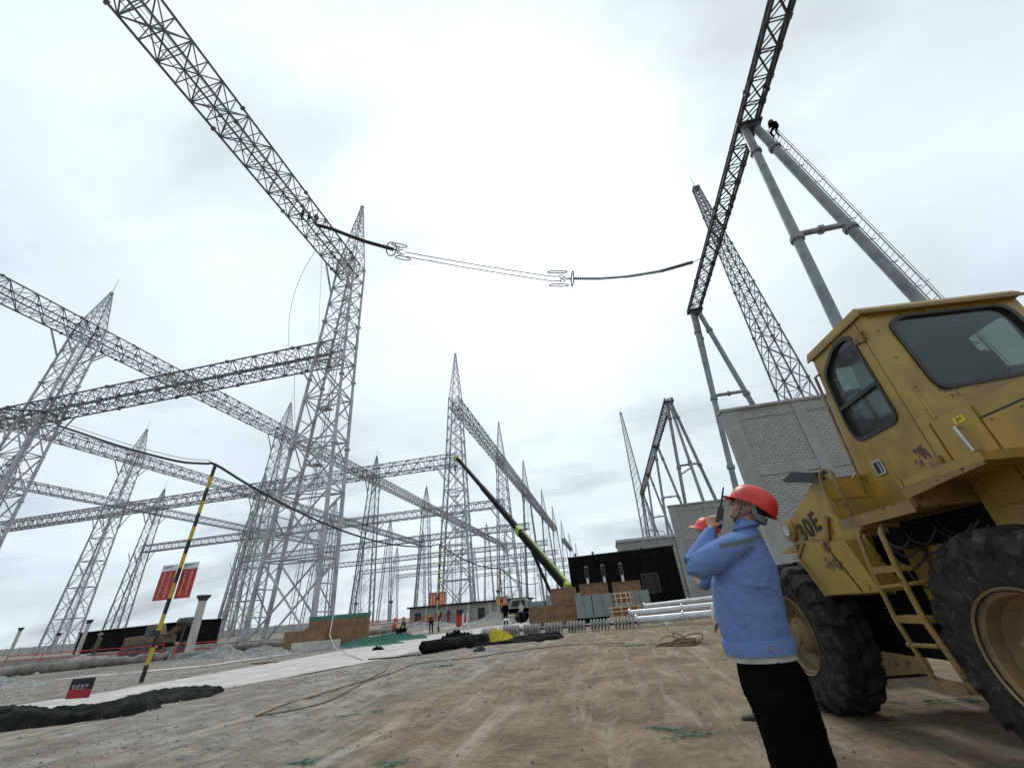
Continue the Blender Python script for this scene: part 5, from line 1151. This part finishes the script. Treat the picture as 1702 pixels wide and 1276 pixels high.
# ------------------------------------------------------------------ people
def crs(pts, k):
    "smooth a list of rows of numbers"
    A = [np.array(p, float) for p in pts]; out = []
    for i in range(len(A)-1):
        p0 = A[max(i-1, 0)]; p1 = A[i]; p2 = A[i+1]; p3 = A[min(i+2, len(A)-1)]
        for j in range(k): t_ = j/k; out.append(.5*((2*p1)+(p2-p0)*t_+(2*p0-5*p1+4*p2-p3)*t_*t_+(3*p1-p0-3*p2+p3)*t_**3))
    return out+[A[-1]]
def limb(mb, rows, side_ax=(1, 0, 0), n=18, k=5, caps=True, c0=True):
    "rows: x, y, z, half width along side_ax, half width across"
    R = crs(rows, k); sa = Vector(side_ax); P = [Vector(r[:3]) for r in R]; o = len(mb.v); vs = []
    if caps:
        d0 = (P[0]-P[1]).normalized(); d1 = (P[-1]-P[-2]).normalized(); r0_ = (R[0][3]+R[0][4])/2; r1_ = (R[-1][3]+R[-1][4])/2
        pre = [(P[0]+d0*r0_*math.sin(a), math.cos(a)*R[0][3], math.cos(a)*R[0][4]) for a in (1.45, 1.0, .5)] if c0 else []
        post = [(P[-1]+d1*r1_*math.sin(a), math.cos(a)*R[-1][3], math.cos(a)*R[-1][4]) for a in (.5, 1.0, 1.45)]
    else: pre = []; post = []
    L = pre+[(p, r[3], r[4]) for p, r in zip(P, R)]+post; m_ = len(L)
    for i, (p, ra, rb) in enumerate(L):
        d = (L[min(i+1, m_-1)][0]-L[max(i-1, 0)][0]).normalized(); a = (sa-d*sa.dot(d)).normalized(); b = d.cross(a)
        for q in range(n): t_ = 2*PI*q/n; vs.append(p+a*(math.cos(t_)*ra)+b*(math.sin(t_)*rb))
    fs = [(i*n+q, i*n+(q+1) % n, (i+1)*n+(q+1) % n, (i+1)*n+q) for i in range(m_-1) for q in range(n)]+[tuple(range(n-1, -1, -1)), tuple(range((m_-1)*n, m_*n))]
    mb.add(vs, fs)
def organic(mb, name, mt, parent, voxel, smooth=4, disp=None):
    o = mb.build(name, mt, None, recalc=True); md = o.modifiers.new('r', 'REMESH'); md.mode = 'VOXEL'; md.voxel_size = voxel
    if smooth: ms = o.modifiers.new('s', 'SMOOTH'); ms.factor = .5; ms.iterations = smooth
    dg = bpy.context.evaluated_depsgraph_get(); me = bpy.data.meshes.new_from_object(o.evaluated_get(dg)); me.name = name
    mt_ = o.data; bpy.data.objects.remove(o); bpy.data.meshes.remove(mt_)
    if disp:
        for v in me.vertices: v.co += v.normal*disp(v.co)
    me.materials.clear(); me.materials.append(M[mt] if isinstance(mt, str) else mt); me.polygons.foreach_set('use_smooth', [True]*len(me.polygons))
    o = bpy.data.objects.new(name, me); C.objects.link(o); o.parent = parent; return o
def person(label, loc, rz, J, cols, group=None, voxel=.02, scale=1.0, helmet='helmet', helm=True, vest=None):
    """J: joints in the figure's own frame, +y forward, x to the figure's right. cols: (jacket, trousers)"""
    t = thing('person', label, 'person', loc, rz, group); V = lambda k: Vector(J[k])
    b = MB(); sx = (1, 0, 0)
    hd = V('head'); nk = V('neck'); ch = V('chest'); pv = V('pelvis'); hf = Vector(J.get('face', (0, 1, 0))).normalized()
    limb(b, [(*nk, .055, .055), (*(nk.lerp(hd, .5)), .052, .055), (*hd, .07, .085)], sx)
    b.ball(hd+Vector((0, 0, .02)), .1, .82, 1.0, 1.12, n=12); b.ball(hd+hf*.03+Vector((0, 0, -.045)), .075, .8, .95, .9, n=10); b.ball(hd+hf*.105+Vector((0, 0, -.01)), .018, n=6)
    for s_ in (-1, 1): b.ball(hd+Vector((.08*s_, 0, 0)), .025, .4, 1, 1.3, n=6)
    limb(b, [(*pv, .10, .08), (*ch, .11, .08), (*nk, .06, .05)], sx)
    for s_ in ('L', 'R'):
        limb(b, [(*V('sh'+s_), .04, .04), (*V('el'+s_), .035, .035), (*V('wr'+s_), .028, .024), (*V('ha'+s_), .035, .02)], sx, n=10)
        d = (V('ha'+s_)-V('wr'+s_)).normalized()
        for f_ in (-.024, -.008, .008, .024): b.tube(V('ha'+s_)+Vector((f_, 0, 0)), V('ha'+s_)+Vector((f_*1.2, .012, 0))+d*.075, .0085, .007, n=6)
        b.tube(V('ha'+s_)+Vector((0, .02, 0)), V('ha'+s_)+Vector((0, .05, 0))+d*.035, .010, .008, n=6)
        limb(b, [(*V('hi'+s_), .06, .06), (*V('kn'+s_), .045, .045), (*V('an'+s_), .035, .035)], sx, n=10)
    organic(b, 'body', 'skin', t, voxel*.75, 2)
    j = MB(); mid = ch.lerp(pv, .55)
    limb(j, [(*pv, .165, .125), (*mid, .165, .125), (*ch, .185, .13), (*(ch.lerp(nk, .65)), .15, .10), (*(nk+Vector((0, 0, -.01))), .07, .07)], sx)
    for s_ in ('L', 'R'): limb(j, [(*V('sh'+s_), .065, .07), (*(V('sh'+s_).lerp(V('el'+s_), .5)), .062, .062), (*V('el'+s_), .055, .055), (*(V('el'+s_).lerp(V('wr'+s_), .15) if J.get('short') else V('wr'+s_)), .042, .042)], sx)
    organic(j, 'jacket', cols[0], t, voxel, 3)
    q = MB(); 
    for s_ in ('L', 'R'): limb(q, [(*(V('hi'+s_)+Vector((0, 0, .06))), .10, .11), (*V('hi'+s_), .10, .11), (*(V('hi'+s_).lerp(V('kn'+s_), .5)), .085, .09), (*V('kn'+s_), .068, .072), (*V('an'+s_), .055, .06)], sx)
    limb(q, [(*(pv+Vector((0, 0, -.02))), .15, .11), (*(pv+Vector((0, 0, .05))), .15, .115)], sx)
    organic(q, 'trousers', cols[1], t, voxel, 3)
    sh = MB()
    for s_ in ('L', 'R'): a = V('an'+s_); limb(sh, [(*(a+Vector((0, -.05, -.05))), .04, .04), (*(a+Vector((0, .05, -.055))), .045, .035), (*(a+Vector((0, .15, -.065))), .045, .025)], sx, n=10)
    organic(sh, 'shoes', 'boot', t, voxel, 1)
    if vest: v_ = MB(); limb(v_, [(*mid, .175, .135), (*ch, .195, .14)], sx, caps=False); v_.build('vest', vest, t, smooth=True)
    if helm:
        h_ = MB(); ax = (Vector((0, 0, 1))+Vector(J.get('tilt', (0, -.15, 0)))).normalized(); c = hd+Vector((0, 0, .035)); h_.lathe([(.135, -.01), (.138, .01), (.128, .05), (.10, .10), (.055, .13), (.01, .138)], c, ax, n=24); h_.lathe([(.16, -.012), (.14, .012)], c+hf*.04, ax, n=20); h_.build('helmet', helmet, t, smooth=True)
    t.scale = (scale,)*3; return t
STAND = dict(head=(0, .03, 1.60), neck=(0, 0, 1.46), chest=(0, 0, 1.28), pelvis=(0, 0, .95), shL=(-.18, 0, 1.40), shR=(.18, 0, 1.40), elL=(-.24, -.02, 1.12), elR=(.24, -.02, 1.12), wrL=(-.24, .1, .88), wrR=(.24, .1, .88), haL=(-.24, .13, .81), haR=(.24, .13, .81),
             hiL=(-.09, 0, .90), hiR=(.09, 0, .90), knL=(-.11, .03, .50), knR=(.11, .03, .50), anL=(-.12, 0, .09), anR=(.12, 0, .09))
SIT = dict(STAND, head=(0, .12, 1.06), neck=(0, .08, .93), chest=(0, .04, .74), pelvis=(0, 0, .42), shL=(-.18, .06, .86), shR=(.18, .06, .86), elL=(-.22, .16, .60), elR=(.22, .16, .60), wrL=(-.12, .36, .52), wrR=(.12, .36, .52), haL=(-.08, .42, .52), haR=(.08, .42, .52), hiL=(-.1, .03, .42), hiR=(.1, .03, .42), knL=(-.15, .42, .48), knR=(.15, .42, .48), anL=(-.14, .40, .09), anR=(.16, .44, .09))
BEND = dict(STAND, head=(0, .42, 1.35), neck=(0, .32, 1.26), chest=(0, .22, 1.14), shL=(-.18, .28, 1.20), shR=(.18, .28, 1.20), elL=(-.2, .38, .95), elR=(.2, .38, .95), wrL=(-.12, .5, .8), wrR=(.12, .5, .8), haL=(-.1, .56, .76), haR=(.1, .56, .76))
CLIMB = dict(STAND, elL=(-.24, .2, 1.45), elR=(.24, .2, 1.5), wrL=(-.18, .36, 1.62), wrR=(.18, .36, 1.66), haL=(-.17, .38, 1.7), haR=(.17, .38, 1.74), knL=(-.14, .28, .62), knR=(.13, .12, .5), anL=(-.13, .12, .22), anR=(.13, .02, .09))
person('distant seated worker in dark orange clothes, left of the two sitting by the green nets', (-15.6, 30.6, 0), -.9, SIT, ('orangev', 'navy'), 'seated workers', .03, 1, 'helmet')
person('distant seated worker in a yellow vest, right of the two sitting by the green nets', (-13.9, 28.9, 0), 2.6, SIT, ('navy', 'trous'), 'seated workers', .03, 1, 'helmet', True, 'hiviz')
for p_ in ((-15.6, 30.6), (-13.9, 28.9)): o = MB().box((-.35, -.2, 0), (.35, .2, .34)).build('stone_block', 'concrete'); o.location = (*p_, 0); tag(o, f'pale block on which the {"left" if p_[0] < -15 else "right"} seated worker sits', 'block', 'blocks used as seats')
person('distant bending worker in orange beside the second striped pole', (-13.9, 33.5, 0), .8, BEND, ('orangev', 'trous'), None, .03, .95, 'helmet', False)
person('distant standing worker in dark blue before the unfinished building', (-18.4, 49.3, 0), 2.8, STAND, ('navy', 'navy'), None, .03, 1.05, 'navy', False)
person('distant worker all in black standing on the pale road left of the crates', (-8.6, 36.2, 0), 3.0, STAND, ('trous', 'trous'), None, .03, 1.0, 'hair', False)
person('distant worker in a pale shirt walking beside the truck crane', (-8.0, 39.8, 0), 2.4, STAND, ('shirt', 'trous'), None, .03, .98, 'hair', False)
person('distant worker in dull clothes and pale hat standing before the black shed', (-40.5, 29.5, 0), 2.9, STAND, ('camo', 'camo'), None, .03, 1.1, 'strap')
for i, (x, y, a) in enumerate(((-26.9, 24.3, -1.2), (-26.55, 24.9, -1.5), (-25.9, 25.3, 1.3))):
    person(f'tiny dark worker up on the near high beam, {["left", "middle", "right"][i]} one of three', (x, y, ZA+.12), a, STAND, ('navy', 'trous'), 'workers on the high beam', .04, 1, 'navy', False)
person('tiny dark worker climbing near the top of the big pipe support', (RX+1.0, 16.6, 24.95), -.1, dict(SIT, haL=(-.1, .3, .9), wrL=(-.12, .28, .85), haR=(.1, .3, .95), wrR=(.12, .28, .9)), ('trous', 'trous'), None, .04, 1.0, 'hair')
person('tiny worker in dark clothes hanging on the tower at the crane tip', (-26.6, 74.6, 26.0), 0, CLIMB, ('camo', 'trous'), None, .04, 1, 'hair', False)
# ---- the man with the radio: own frame, +y where he faces, x to his right
def wrinkle(c):
    p = Vector((c.x*7, c.y*7, c.z*3.2)); q = noise.noise(p+Vector((noise.noise(p)*1.5,)*3))
    r = noise.noise(Vector((c.x*16+c.z*9, c.y*16, c.z*11-c.x*6)))
    f = c.x*3.2-c.y*4.5+c.z*6.5+noise.noise(Vector((c.x*4, c.y*4, c.z*3)))*2.2     # long slack folds running down from the raised shoulder
    g = c.z*15+c.x*4+noise.noise(Vector((c.x*5, c.y*5, c.z*5+4)))*3
    lo = max(0, min(1, (1.42-c.z)*6)); arm = 1 if c.y > .12 and c.z > 1.2 else 0
    return (1-abs(math.sin(f*1.6)))**3*.009*lo+(1-abs(math.sin(g*1.3)))**3*(.005+.006*arm)*(.35+.65*abs(noise.noise(Vector((c.x*3+7, c.y*3, c.z*3)))*2))+(1-abs(q)*2.8)*.003+(1-abs(r)*2.4)*.0015+noise.noise(Vector((c.x*3, c.y*3, c.z*2.2)))*.014-.010
jm = bpy.data.materials.new('blue_work_jacket'); jm.use_nodes = True; t_ = jm.node_tree; b_ = t_.nodes['Principled BSDF']; b_.inputs['Roughness'].default_value = .85; b_.inputs['Specular IOR Level'].default_value = .2
co = N(t_, 'ShaderNodeTexCoord').outputs['Object']; sp = N(t_, 'ShaderNodeSeparateXYZ'); t_.links.new(co, sp.inputs[0])
nz = N(t_, 'ShaderNodeTexNoise'); nz.inputs['Scale'].default_value = 5; nz.inputs['Detail'].default_value = 6; t_.links.new(co, nz.inputs[0])
blue = mixc(t_, nz.outputs[0], (.155, .24, .48), (.12, .195, .41))
# yoke band across the upper back: follows the seam of the cloth
zz_ = math_(t_, 'ADD', sp.outputs[2], math_(t_, 'MULTIPLY', math_(t_, 'ABSOLUTE', sp.outputs[0]), .16))
band = math_(t_, 'MULTIPLY', math_(t_, 'MULTIPLY', math_(t_, 'GREATER_THAN', zz_, 1.442), math_(t_, 'LESS_THAN', zz_, 1.470)), math_(t_, 'LESS_THAN', sp.outputs[1], -.02))
t_.links.new(mixc(t_, band, blue, (.115, .14, .155)), b_.inputs['Base Color'])
bn = N(t_, 'ShaderNodeBump'); bn.inputs['Strength'].default_value = .7; bn.inputs['Distance'].default_value = .012
nz2 = N(t_, 'ShaderNodeTexNoise'); nz2.inputs['Scale'].default_value = 14; nz2.inputs['Detail'].default_value = 6; nz2.inputs['Distortion'].default_value = 1.2; t_.links.new(co, nz2.inputs[0]); t_.links.new(nz2.outputs[0], bn.inputs['Height']); t_.links.new(bn.outputs[0], b_.inputs['Normal'])
def headparts(b, hc, hf, hu, hr):
    "skull, jaw, nose, lips, ears, brow around centre hc; axes forward, up, right"
    def P(f, u, r): return hc+hf*f+hu*u+hr*r
    def blob(f, u, r, a, sf=1, su=1, sr=1, n=12):
        o = len(b.v); b.ball((0, 0, 0), 1, 1, 1, 1, n=n)
        for i in range(o, len(b.v)): x, y, z = b.v[i]; b.v[i] = tuple(P(f+y*a*sf, u+z*a*su, r+x*a*sr))
    blob(-.012, .03, 0, .098, 1.0, 1.02, .80); blob(.022, -.035, 0, .080, .92, 1.0, .80); blob(.050, -.078, 0, .040, 1, .8, 1.0)
    blob(.052, -.055, 0, .048, .8, .9, 1.05); blob(.072, .030, 0, .03, .6, .5, 1.7)
    limb(b, [tuple(P(.086, .028, 0))+(.010, .010), tuple(P(.104, .0, 0))+(.012, .012), tuple(P(.112, -.012, 0))+(.014, .013)], hr, n=10, k=3)
    blob(.086, -.045, 0, .014, .7, .5, 1.5, 8); blob(.084, -.057, 0, .014, .7, .6, 1.3, 8); blob(.078, -.085, 0, .020, .8, .8, 1.1, 8)
    for s_ in (-1, 1):
        blob(.072, .008, .030*s_, .014, .8, .6, 1.2, 8); blob(.058, -.02, .048*s_, .026, .6, .9, .8, 8)
        blob(-.012, .000, .079*s_, .030, .62, 1.05, .30, 10); blob(-.008, -.024, .076*s_, .014, .7, .8, .5, 8)
        o = len(b.v)
        b.path([tuple(P(-.012+.019*math.cos(q), .002+.029*math.sin(q), (.086+.004*math.cos(q))*s_)) for q in np.linspace(-1.9, 2.9, 14)], .0055, n=6)
def helmet_(t, hc, hf, hu, hr, big=1.0):
    m = MB(); seg = 40; rings = [(.0, 1.0), (.022, 1.0), (.05, .97), (.08, .90), (.105, .78), (.125, .60), (.138, .38), (.143, .15), (.144, .02)]; vs = []
    for (u, s_) in rings:
        for q in range(seg):
            a = 2*PI*q/seg; f = (.142 if math.cos(a) > 0 else .162)*math.cos(a)*s_; r = .122*math.sin(a)*s_
            rib = .005*math.exp(-(r/.016)**2) if u > .03 else 0
            drop = -.020 if math.cos(a) < 0 and u < .01 else 0
            vs.append(hc+hf*(f-.012)+hr*r+hu*(u*1.04+.028+rib+drop*abs(math.cos(a))))
    k = len(rings); m.add(vs, [(i*seg+q, i*seg+(q+1) % seg, (i+1)*seg+(q+1) % seg, (i+1)*seg+q) for i in range(k-1) for q in range(seg)]+[tuple(range((k-1)*seg, k*seg))])
    # brim: peak in front, thin edge all round
    vs = []; 
    for layer in (0, .004):
        for ext in (0, 1):
            for q in range(seg):
                a = 2*PI*q/seg; pk = max(0, math.cos(a))**1.6; e = ext*(.010+.036*pk); s_ = 1.0
                vs.append(hc+hf*(((.142 if math.cos(a) > 0 else .162)+e)*math.cos(a)-.012)+hr*((.122+ext*(.010+.012*pk))*math.sin(a))+hu*(.030+layer-ext*.012*pk+(-.020*abs(math.cos(a)) if math.cos(a) < 0 else 0)))
    f = []
    for q in range(seg):
        j = (q+1) % seg; f += [(q, j, seg+j, seg+q), (2*seg+q, 3*seg+q, 3*seg+j, 2*seg+j), (seg+q, seg+j, 3*seg+j, 3*seg+q)]
    m.add(vs, f); m.build('helmet', 'helmet', t, smooth=True, ang=50)
    m = MB()
    for q0_, q1_ in ((PI*.62, PI*1.38),):
        pts = [hc+hf*(.118*math.cos(a)-.012)+hr*(.100*math.sin(a))+hu*(-.035) for a in np.linspace(q0_, q1_, 14)]
        o = len(m.v); vs = []
        for p in pts: vs += [p+hu*.022, p-hu*.020, p+hu*.022+hf*-.004, p-hu*.020+hf*-.004]
        n = len(pts); m.add(vs, [(4*i, 4*i+1, 4*i+5, 4*i+4) for i in range(n-1)]+[(4*i+2, 4*i+6, 4*i+7, 4*i+3) for i in range(n-1)]+[(4*i, 4*i+4, 4*i+6, 4*i+2) for i in range(n-1)]+[(4*i+1, 4*i+3, 4*i+7, 4*i+5) for i in range(n-1)])
        for s_ in (-1, 1): m.bar(hc+hf*(.118*math.cos(PI*.62)-.012)+hr*(.100*math.sin(PI*.62)*s_)+hu*-.033, hc+hf*-.02+hr*.108*s_+hu*.03, .004, .03, hf)
    m.build('helmet_harness', 'strap', t)
    m = MB()
    for s_ in (-1, 1):
        m.path([hc+hf*.045+hr*.098*s_+hu*.03, hc+hf*.035+hr*.086*s_+hu*-.02, hc+hf*.04+hr*.062*s_+hu*-.075, hc+hf*.052+hr*.03*s_+hu*-.118, hc+hf*.055+hu*-.125], .0035, n=5)
        m.path([hc+hf*-.07+hr*.088*s_+hu*.02, hc+hf*-.015+hr*.085*s_+hu*-.04, hc+hf*.035+hr*.070*s_+hu*-.068], .0035, n=5)
    m.build('chin_strap', 'gasket', t)
def man1():
    rz = math.radians(58)    # faces away to the left
    t = thing('person', 'man in red helmet, blue work jacket and black trousers, holding a radio to his mouth', 'person', (.90, 3.30, 0), rz)
    sx = (1, 0, 0); b = MB()
    hc = Vector((.02, -.182, 1.645)); tl = math.radians(35); yaw = math.radians(18)
    hf = Vector((-math.sin(yaw)*math.cos(tl), math.cos(yaw)*math.cos(tl), math.sin(tl))); hr = Vector((math.cos(yaw), math.sin(yaw), 0)); hu = hr.cross(hf)
    headparts(b, hc, hf, hu, hr)
    limb(b, [(0, -.10, 1.40, .070, .060), (.0, -.118, 1.47, .058, .058), (.005, -.138, 1.53, .052, .056), (.012, -.175, 1.595, .055, .062)], sx)
    limb(b, [(0, .03, .85, .10, .08), (0, 0, 1.15, .12, .09), (0, -.08, 1.38, .10, .07)], sx)
    shL, elL, wrL = Vector((-.195, -.085, 1.395)), Vector((-.255, .185, 1.325)), Vector((-.148, .05, 1.535))
    limb(b, [(*shL, .045, .045), (*elL, .04, .04), (*wrL, .028, .024)], sx, n=12)
    shR, elR, wrR = Vector((.195, -.085, 1.385)), Vector((.24, .0, 1.10)), Vector((.18, .22, 1.0))
    limb(b, [(*shR, .045, .045), (*elR, .04, .04), (*wrR, .028, .024)], sx, n=12)
    for s_ in (-1, 1): limb(b, [(.09*s_, 0, .85, .07, .07), (.11*s_, .02, .48, .05, .05), (.12*s_, 0, .10, .04, .04)], sx, n=12)
    # hands: palm, four bent fingers of different lengths and a thumb leaving the palm's side
    def hand(w_, pd, side_, nrm, curl, mir):
        pd = pd.normalized(); side_ = side_.normalized(); nrm = nrm.normalized()
        limb(b, [(*w_, .026, .019), (*(w_+pd*.035), .034, .017), (*(w_+pd*.080), .041, .015)], side_, n=12, k=3)
        for i, (off, L) in enumerate(((-.031, .066), (-.0105, .076), (.0105, .072), (.031, .056))):
            p = w_+pd*.082+side_*off; d = pd; pts = [p-pd*.012]
            for s_, cu_ in ((.45, curl*.8), (.32, curl*1.4), (.23, curl*1.0)):
                d = (d*math.cos(cu_)+nrm*math.sin(cu_)).normalized(); p = p+d*L*s_*1.15; pts.append(p)
            b.path(pts, [.0098, .0095, .0088, .0072], n=8); b.ball(pts[-1], .0072, n=6); b.ball(pts[1], .0098, n=6)
        p = w_+pd*.022+side_*(-.030*mir); th = (pd*.55-side_*.75*mir+nrm*.45).normalized(); q = p+th*.042; th2 = (pd*.8-side_*.1*mir+nrm*.6).normalized(); b.path([p, q, q+th2*.032], [.0135, .0115, .0085], n=8); b.ball(q+th2*.032, .0085, n=6); b.ball(q, .0115, n=6)
    hdL = Vector((.045, .055, .62)); hand(wrL, Vector((.40, -.12, .90)), Vector((.25, .95, .0)), Vector((.85, -.35, -.35)), .75, 1)
    hand(wrR, Vector((-.2, .9, -.4)), Vector((1, .2, 0)), Vector((-.2, -.3, -.9)), .45, 1)
    organic(b, 'body', 'skin', t, .0058, 2)
    # hair under the helmet
    h = MB(); vs_ = []; h.ball((0, 0, 0), 1, n=14)
    for i in range(len(h.v)): x, y, z = h.v[i]; h.v[i] = tuple(hc+hf*(-.020+y*.097)+hu*(.030+z*.098)+hr*(x*.0815))
    bm_o = h.build('hair', 'hair', t, smooth=True); bm = bmesh.new(); bm.from_mesh(bm_o.data)
    bmesh.ops.delete(bm, geom=[v for v in bm.verts if (v.co-hc).dot(hf) > .01 and (v.co-hc).dot(hu) < .06 or (v.co-hc).dot(hu) < -.03], context='VERTS'); bm.to_mesh(bm_o.data); bm.free()
    # jacket
    j = MB()
    limb(j, [(0, .03, .80, .212, .195), (0, .03, .87, .215, .205), (0, .025, 1.0, .228, .212), (0, -.005, 1.15, .238, .208), (0, -.055, 1.29, .238, .190), (0, -.09, 1.39, .215, .145), (0, -.115, 1.46, .150, .112), (0, -.13, 1.505, .092, .086), (0, -.138, 1.535, .078, .074)], sx, n=36, k=6, c0=False)
    limb(j, [(-.10, -.10, 1.405, .080, .095), (*(shL+Vector((0, 0, .01))), .092, .098), (*(shL.lerp(elL, .5)+Vector((-.01, 0, -.01))), .098, .096), (*(elL+Vector((0, .005, -.015))), .085, .085), (*(elL.lerp(wrL, .5)+Vector((0, .0, 0))), .066, .066), (*elL.lerp(wrL, .93), .046, .044)], (0, 0, 1), n=24)
    limb(j, [(.11, -.10, 1.405, .080, .095), (*(shR+Vector((0, 0, .015))), .090, .092), (*(shR.lerp(elR, .5)), .075, .075), (*elR, .068, .07), (*elR.lerp(wrR, .95), .045, .045)], (0, 1, 0), n=24)
    organic(j, 'jacket', jm, t, .009, 3, wrinkle)
    m = MB(); limb(m, [(0, .03, .788, .222, .206), (0, .03, .83, .226, .212), (0, .03, .868, .222, .212)], sx, n=48, k=3, caps=False); hb = m.build('hem_band', jm, t, smooth=True)
    m = MB(); m.lathe([(.004, 0), (.013, 0), (.013, .006), (.009, .007), (.004, .004)], (-.186, -.090, .832), (-.80, -.60, 0), n=14); m.build('button', 'strap', hb, smooth=True)
    m = MB(); m.path([(0+.075*math.cos(q), -.140+.074*math.sin(q), 1.532-.012*math.sin(q)) for q in np.linspace(0, 2*PI, 25)[:-1]], .020, n=8, closed=True); m.build('collar', jm, t, smooth=True)
    m = MB(); limb(m, [(0, .03, .755, .212, .196), (0, .03, .80, .206, .190)], sx, n=40, k=4, caps=False); m.build('shirt_hem', 'shirt', t, smooth=True)
    q = MB()
    for s_ in (-1, 1): limb(q, [(.088*s_, .03, .77, .090, .145), (.100*s_, .01, .66, .122, .170), (.115*s_, -.01, .50, .120, .155), (.13*s_, -.01, .28, .118, .140), (.135*s_, -.0, .07, .115, .135)], sx, n=24)
    organic(q, 'trousers', 'trous', t, .012, 3, lambda c: wrinkle(c)*.8)
    sh = MB()
    for s_ in (-1, 1): limb(sh, [(.125*s_, -.06, .045, .042, .042), (.13*s_, .05, .05, .048, .042), (.135*s_, .17, .03, .045, .026)], sx, n=14)
    organic(sh, 'shoes', 'boot', t, .01, 1)
    helmet_(t, hc, hf, hu, hr)
    m = MB(); 
    for s_ in (-1, 1): m.path([hc+hf*.100+hr*.012*s_+hu*.012, hc+hf*.098+hr*.05*s_+hu*.012, hc+hf*.03+hr*.082*s_+hu*.008, hc+hf*-.01+hr*.084*s_+hu*.004], .0025, n=5)
    m.build('glasses', 'gasket', t)
    return t, rz, (hc, hf, hu, hr), wrL
mt, mrz, (hc, hf, hu, hr), wl_ = man1()
# the radio he holds: a thing of its own, in world coordinates
Wm = Matrix.Translation((.90, 3.30, 0))@Matrix.Rotation(mrz, 4, 'Z')
rp = Wm@(wl_+Vector((.070, -.060, .085))); t = thing('walkie_talkie', 'black handheld radio with long antenna held to the mouth of the man', 'radio', rp)
t.rotation_euler = (Matrix.Rotation(math.radians(24), 3, 'Y')@Matrix.Rotation(mrz+.5, 3, 'Z')).to_euler()
m = MB(); m.prism(rrect(-.033, -.085, .033, .062, .012), .042, lambda x, z, t__: (x, -.021+t__, z)); m.build('body', 'gasket', t)
m = MB(); m.tube((-.014, 0, .06), (-.014, 0, .085), .008, n=8); m.tube((-.014, 0, .085), (-.016, 0, .215), .0075, .0055, n=8); m.build('antenna', 'stripek', t, smooth=True)
m = MB(); m.tube((.012, 0, .06), (.012, 0, .075), .007, n=8); m.build('knob', 'stripek', t)
# ---- the second man, mostly hidden behind the first
J2 = dict(STAND, head=(0, .06, 1.63), face=(0, .9, .4), tilt=(0, -.35, 0), short=1, elL=(-.24, .20, 1.12), wrL=(-.16, .30, 1.22), haL=(-.13, .31, 1.28), knL=(-.11, .04, .5), anL=(-.13, .05, .09))
t2 = person('man in red helmet and blue clothes standing behind the man with the radio', (1.36, 5.5, 0), math.radians(65), J2, (mat('blue_clothes', (.10, .17, .38), .85), 'greytr'), None, .015, 1.09)
m = MB(); limb(m, [(.05, .22, .92, .048, .042), (.04, .25, .84, .05, .035), (.04, .26, .78, .03, .025)], (1, 0, 0), n=10); m.build('glove', 'glove', t2, smooth=True)
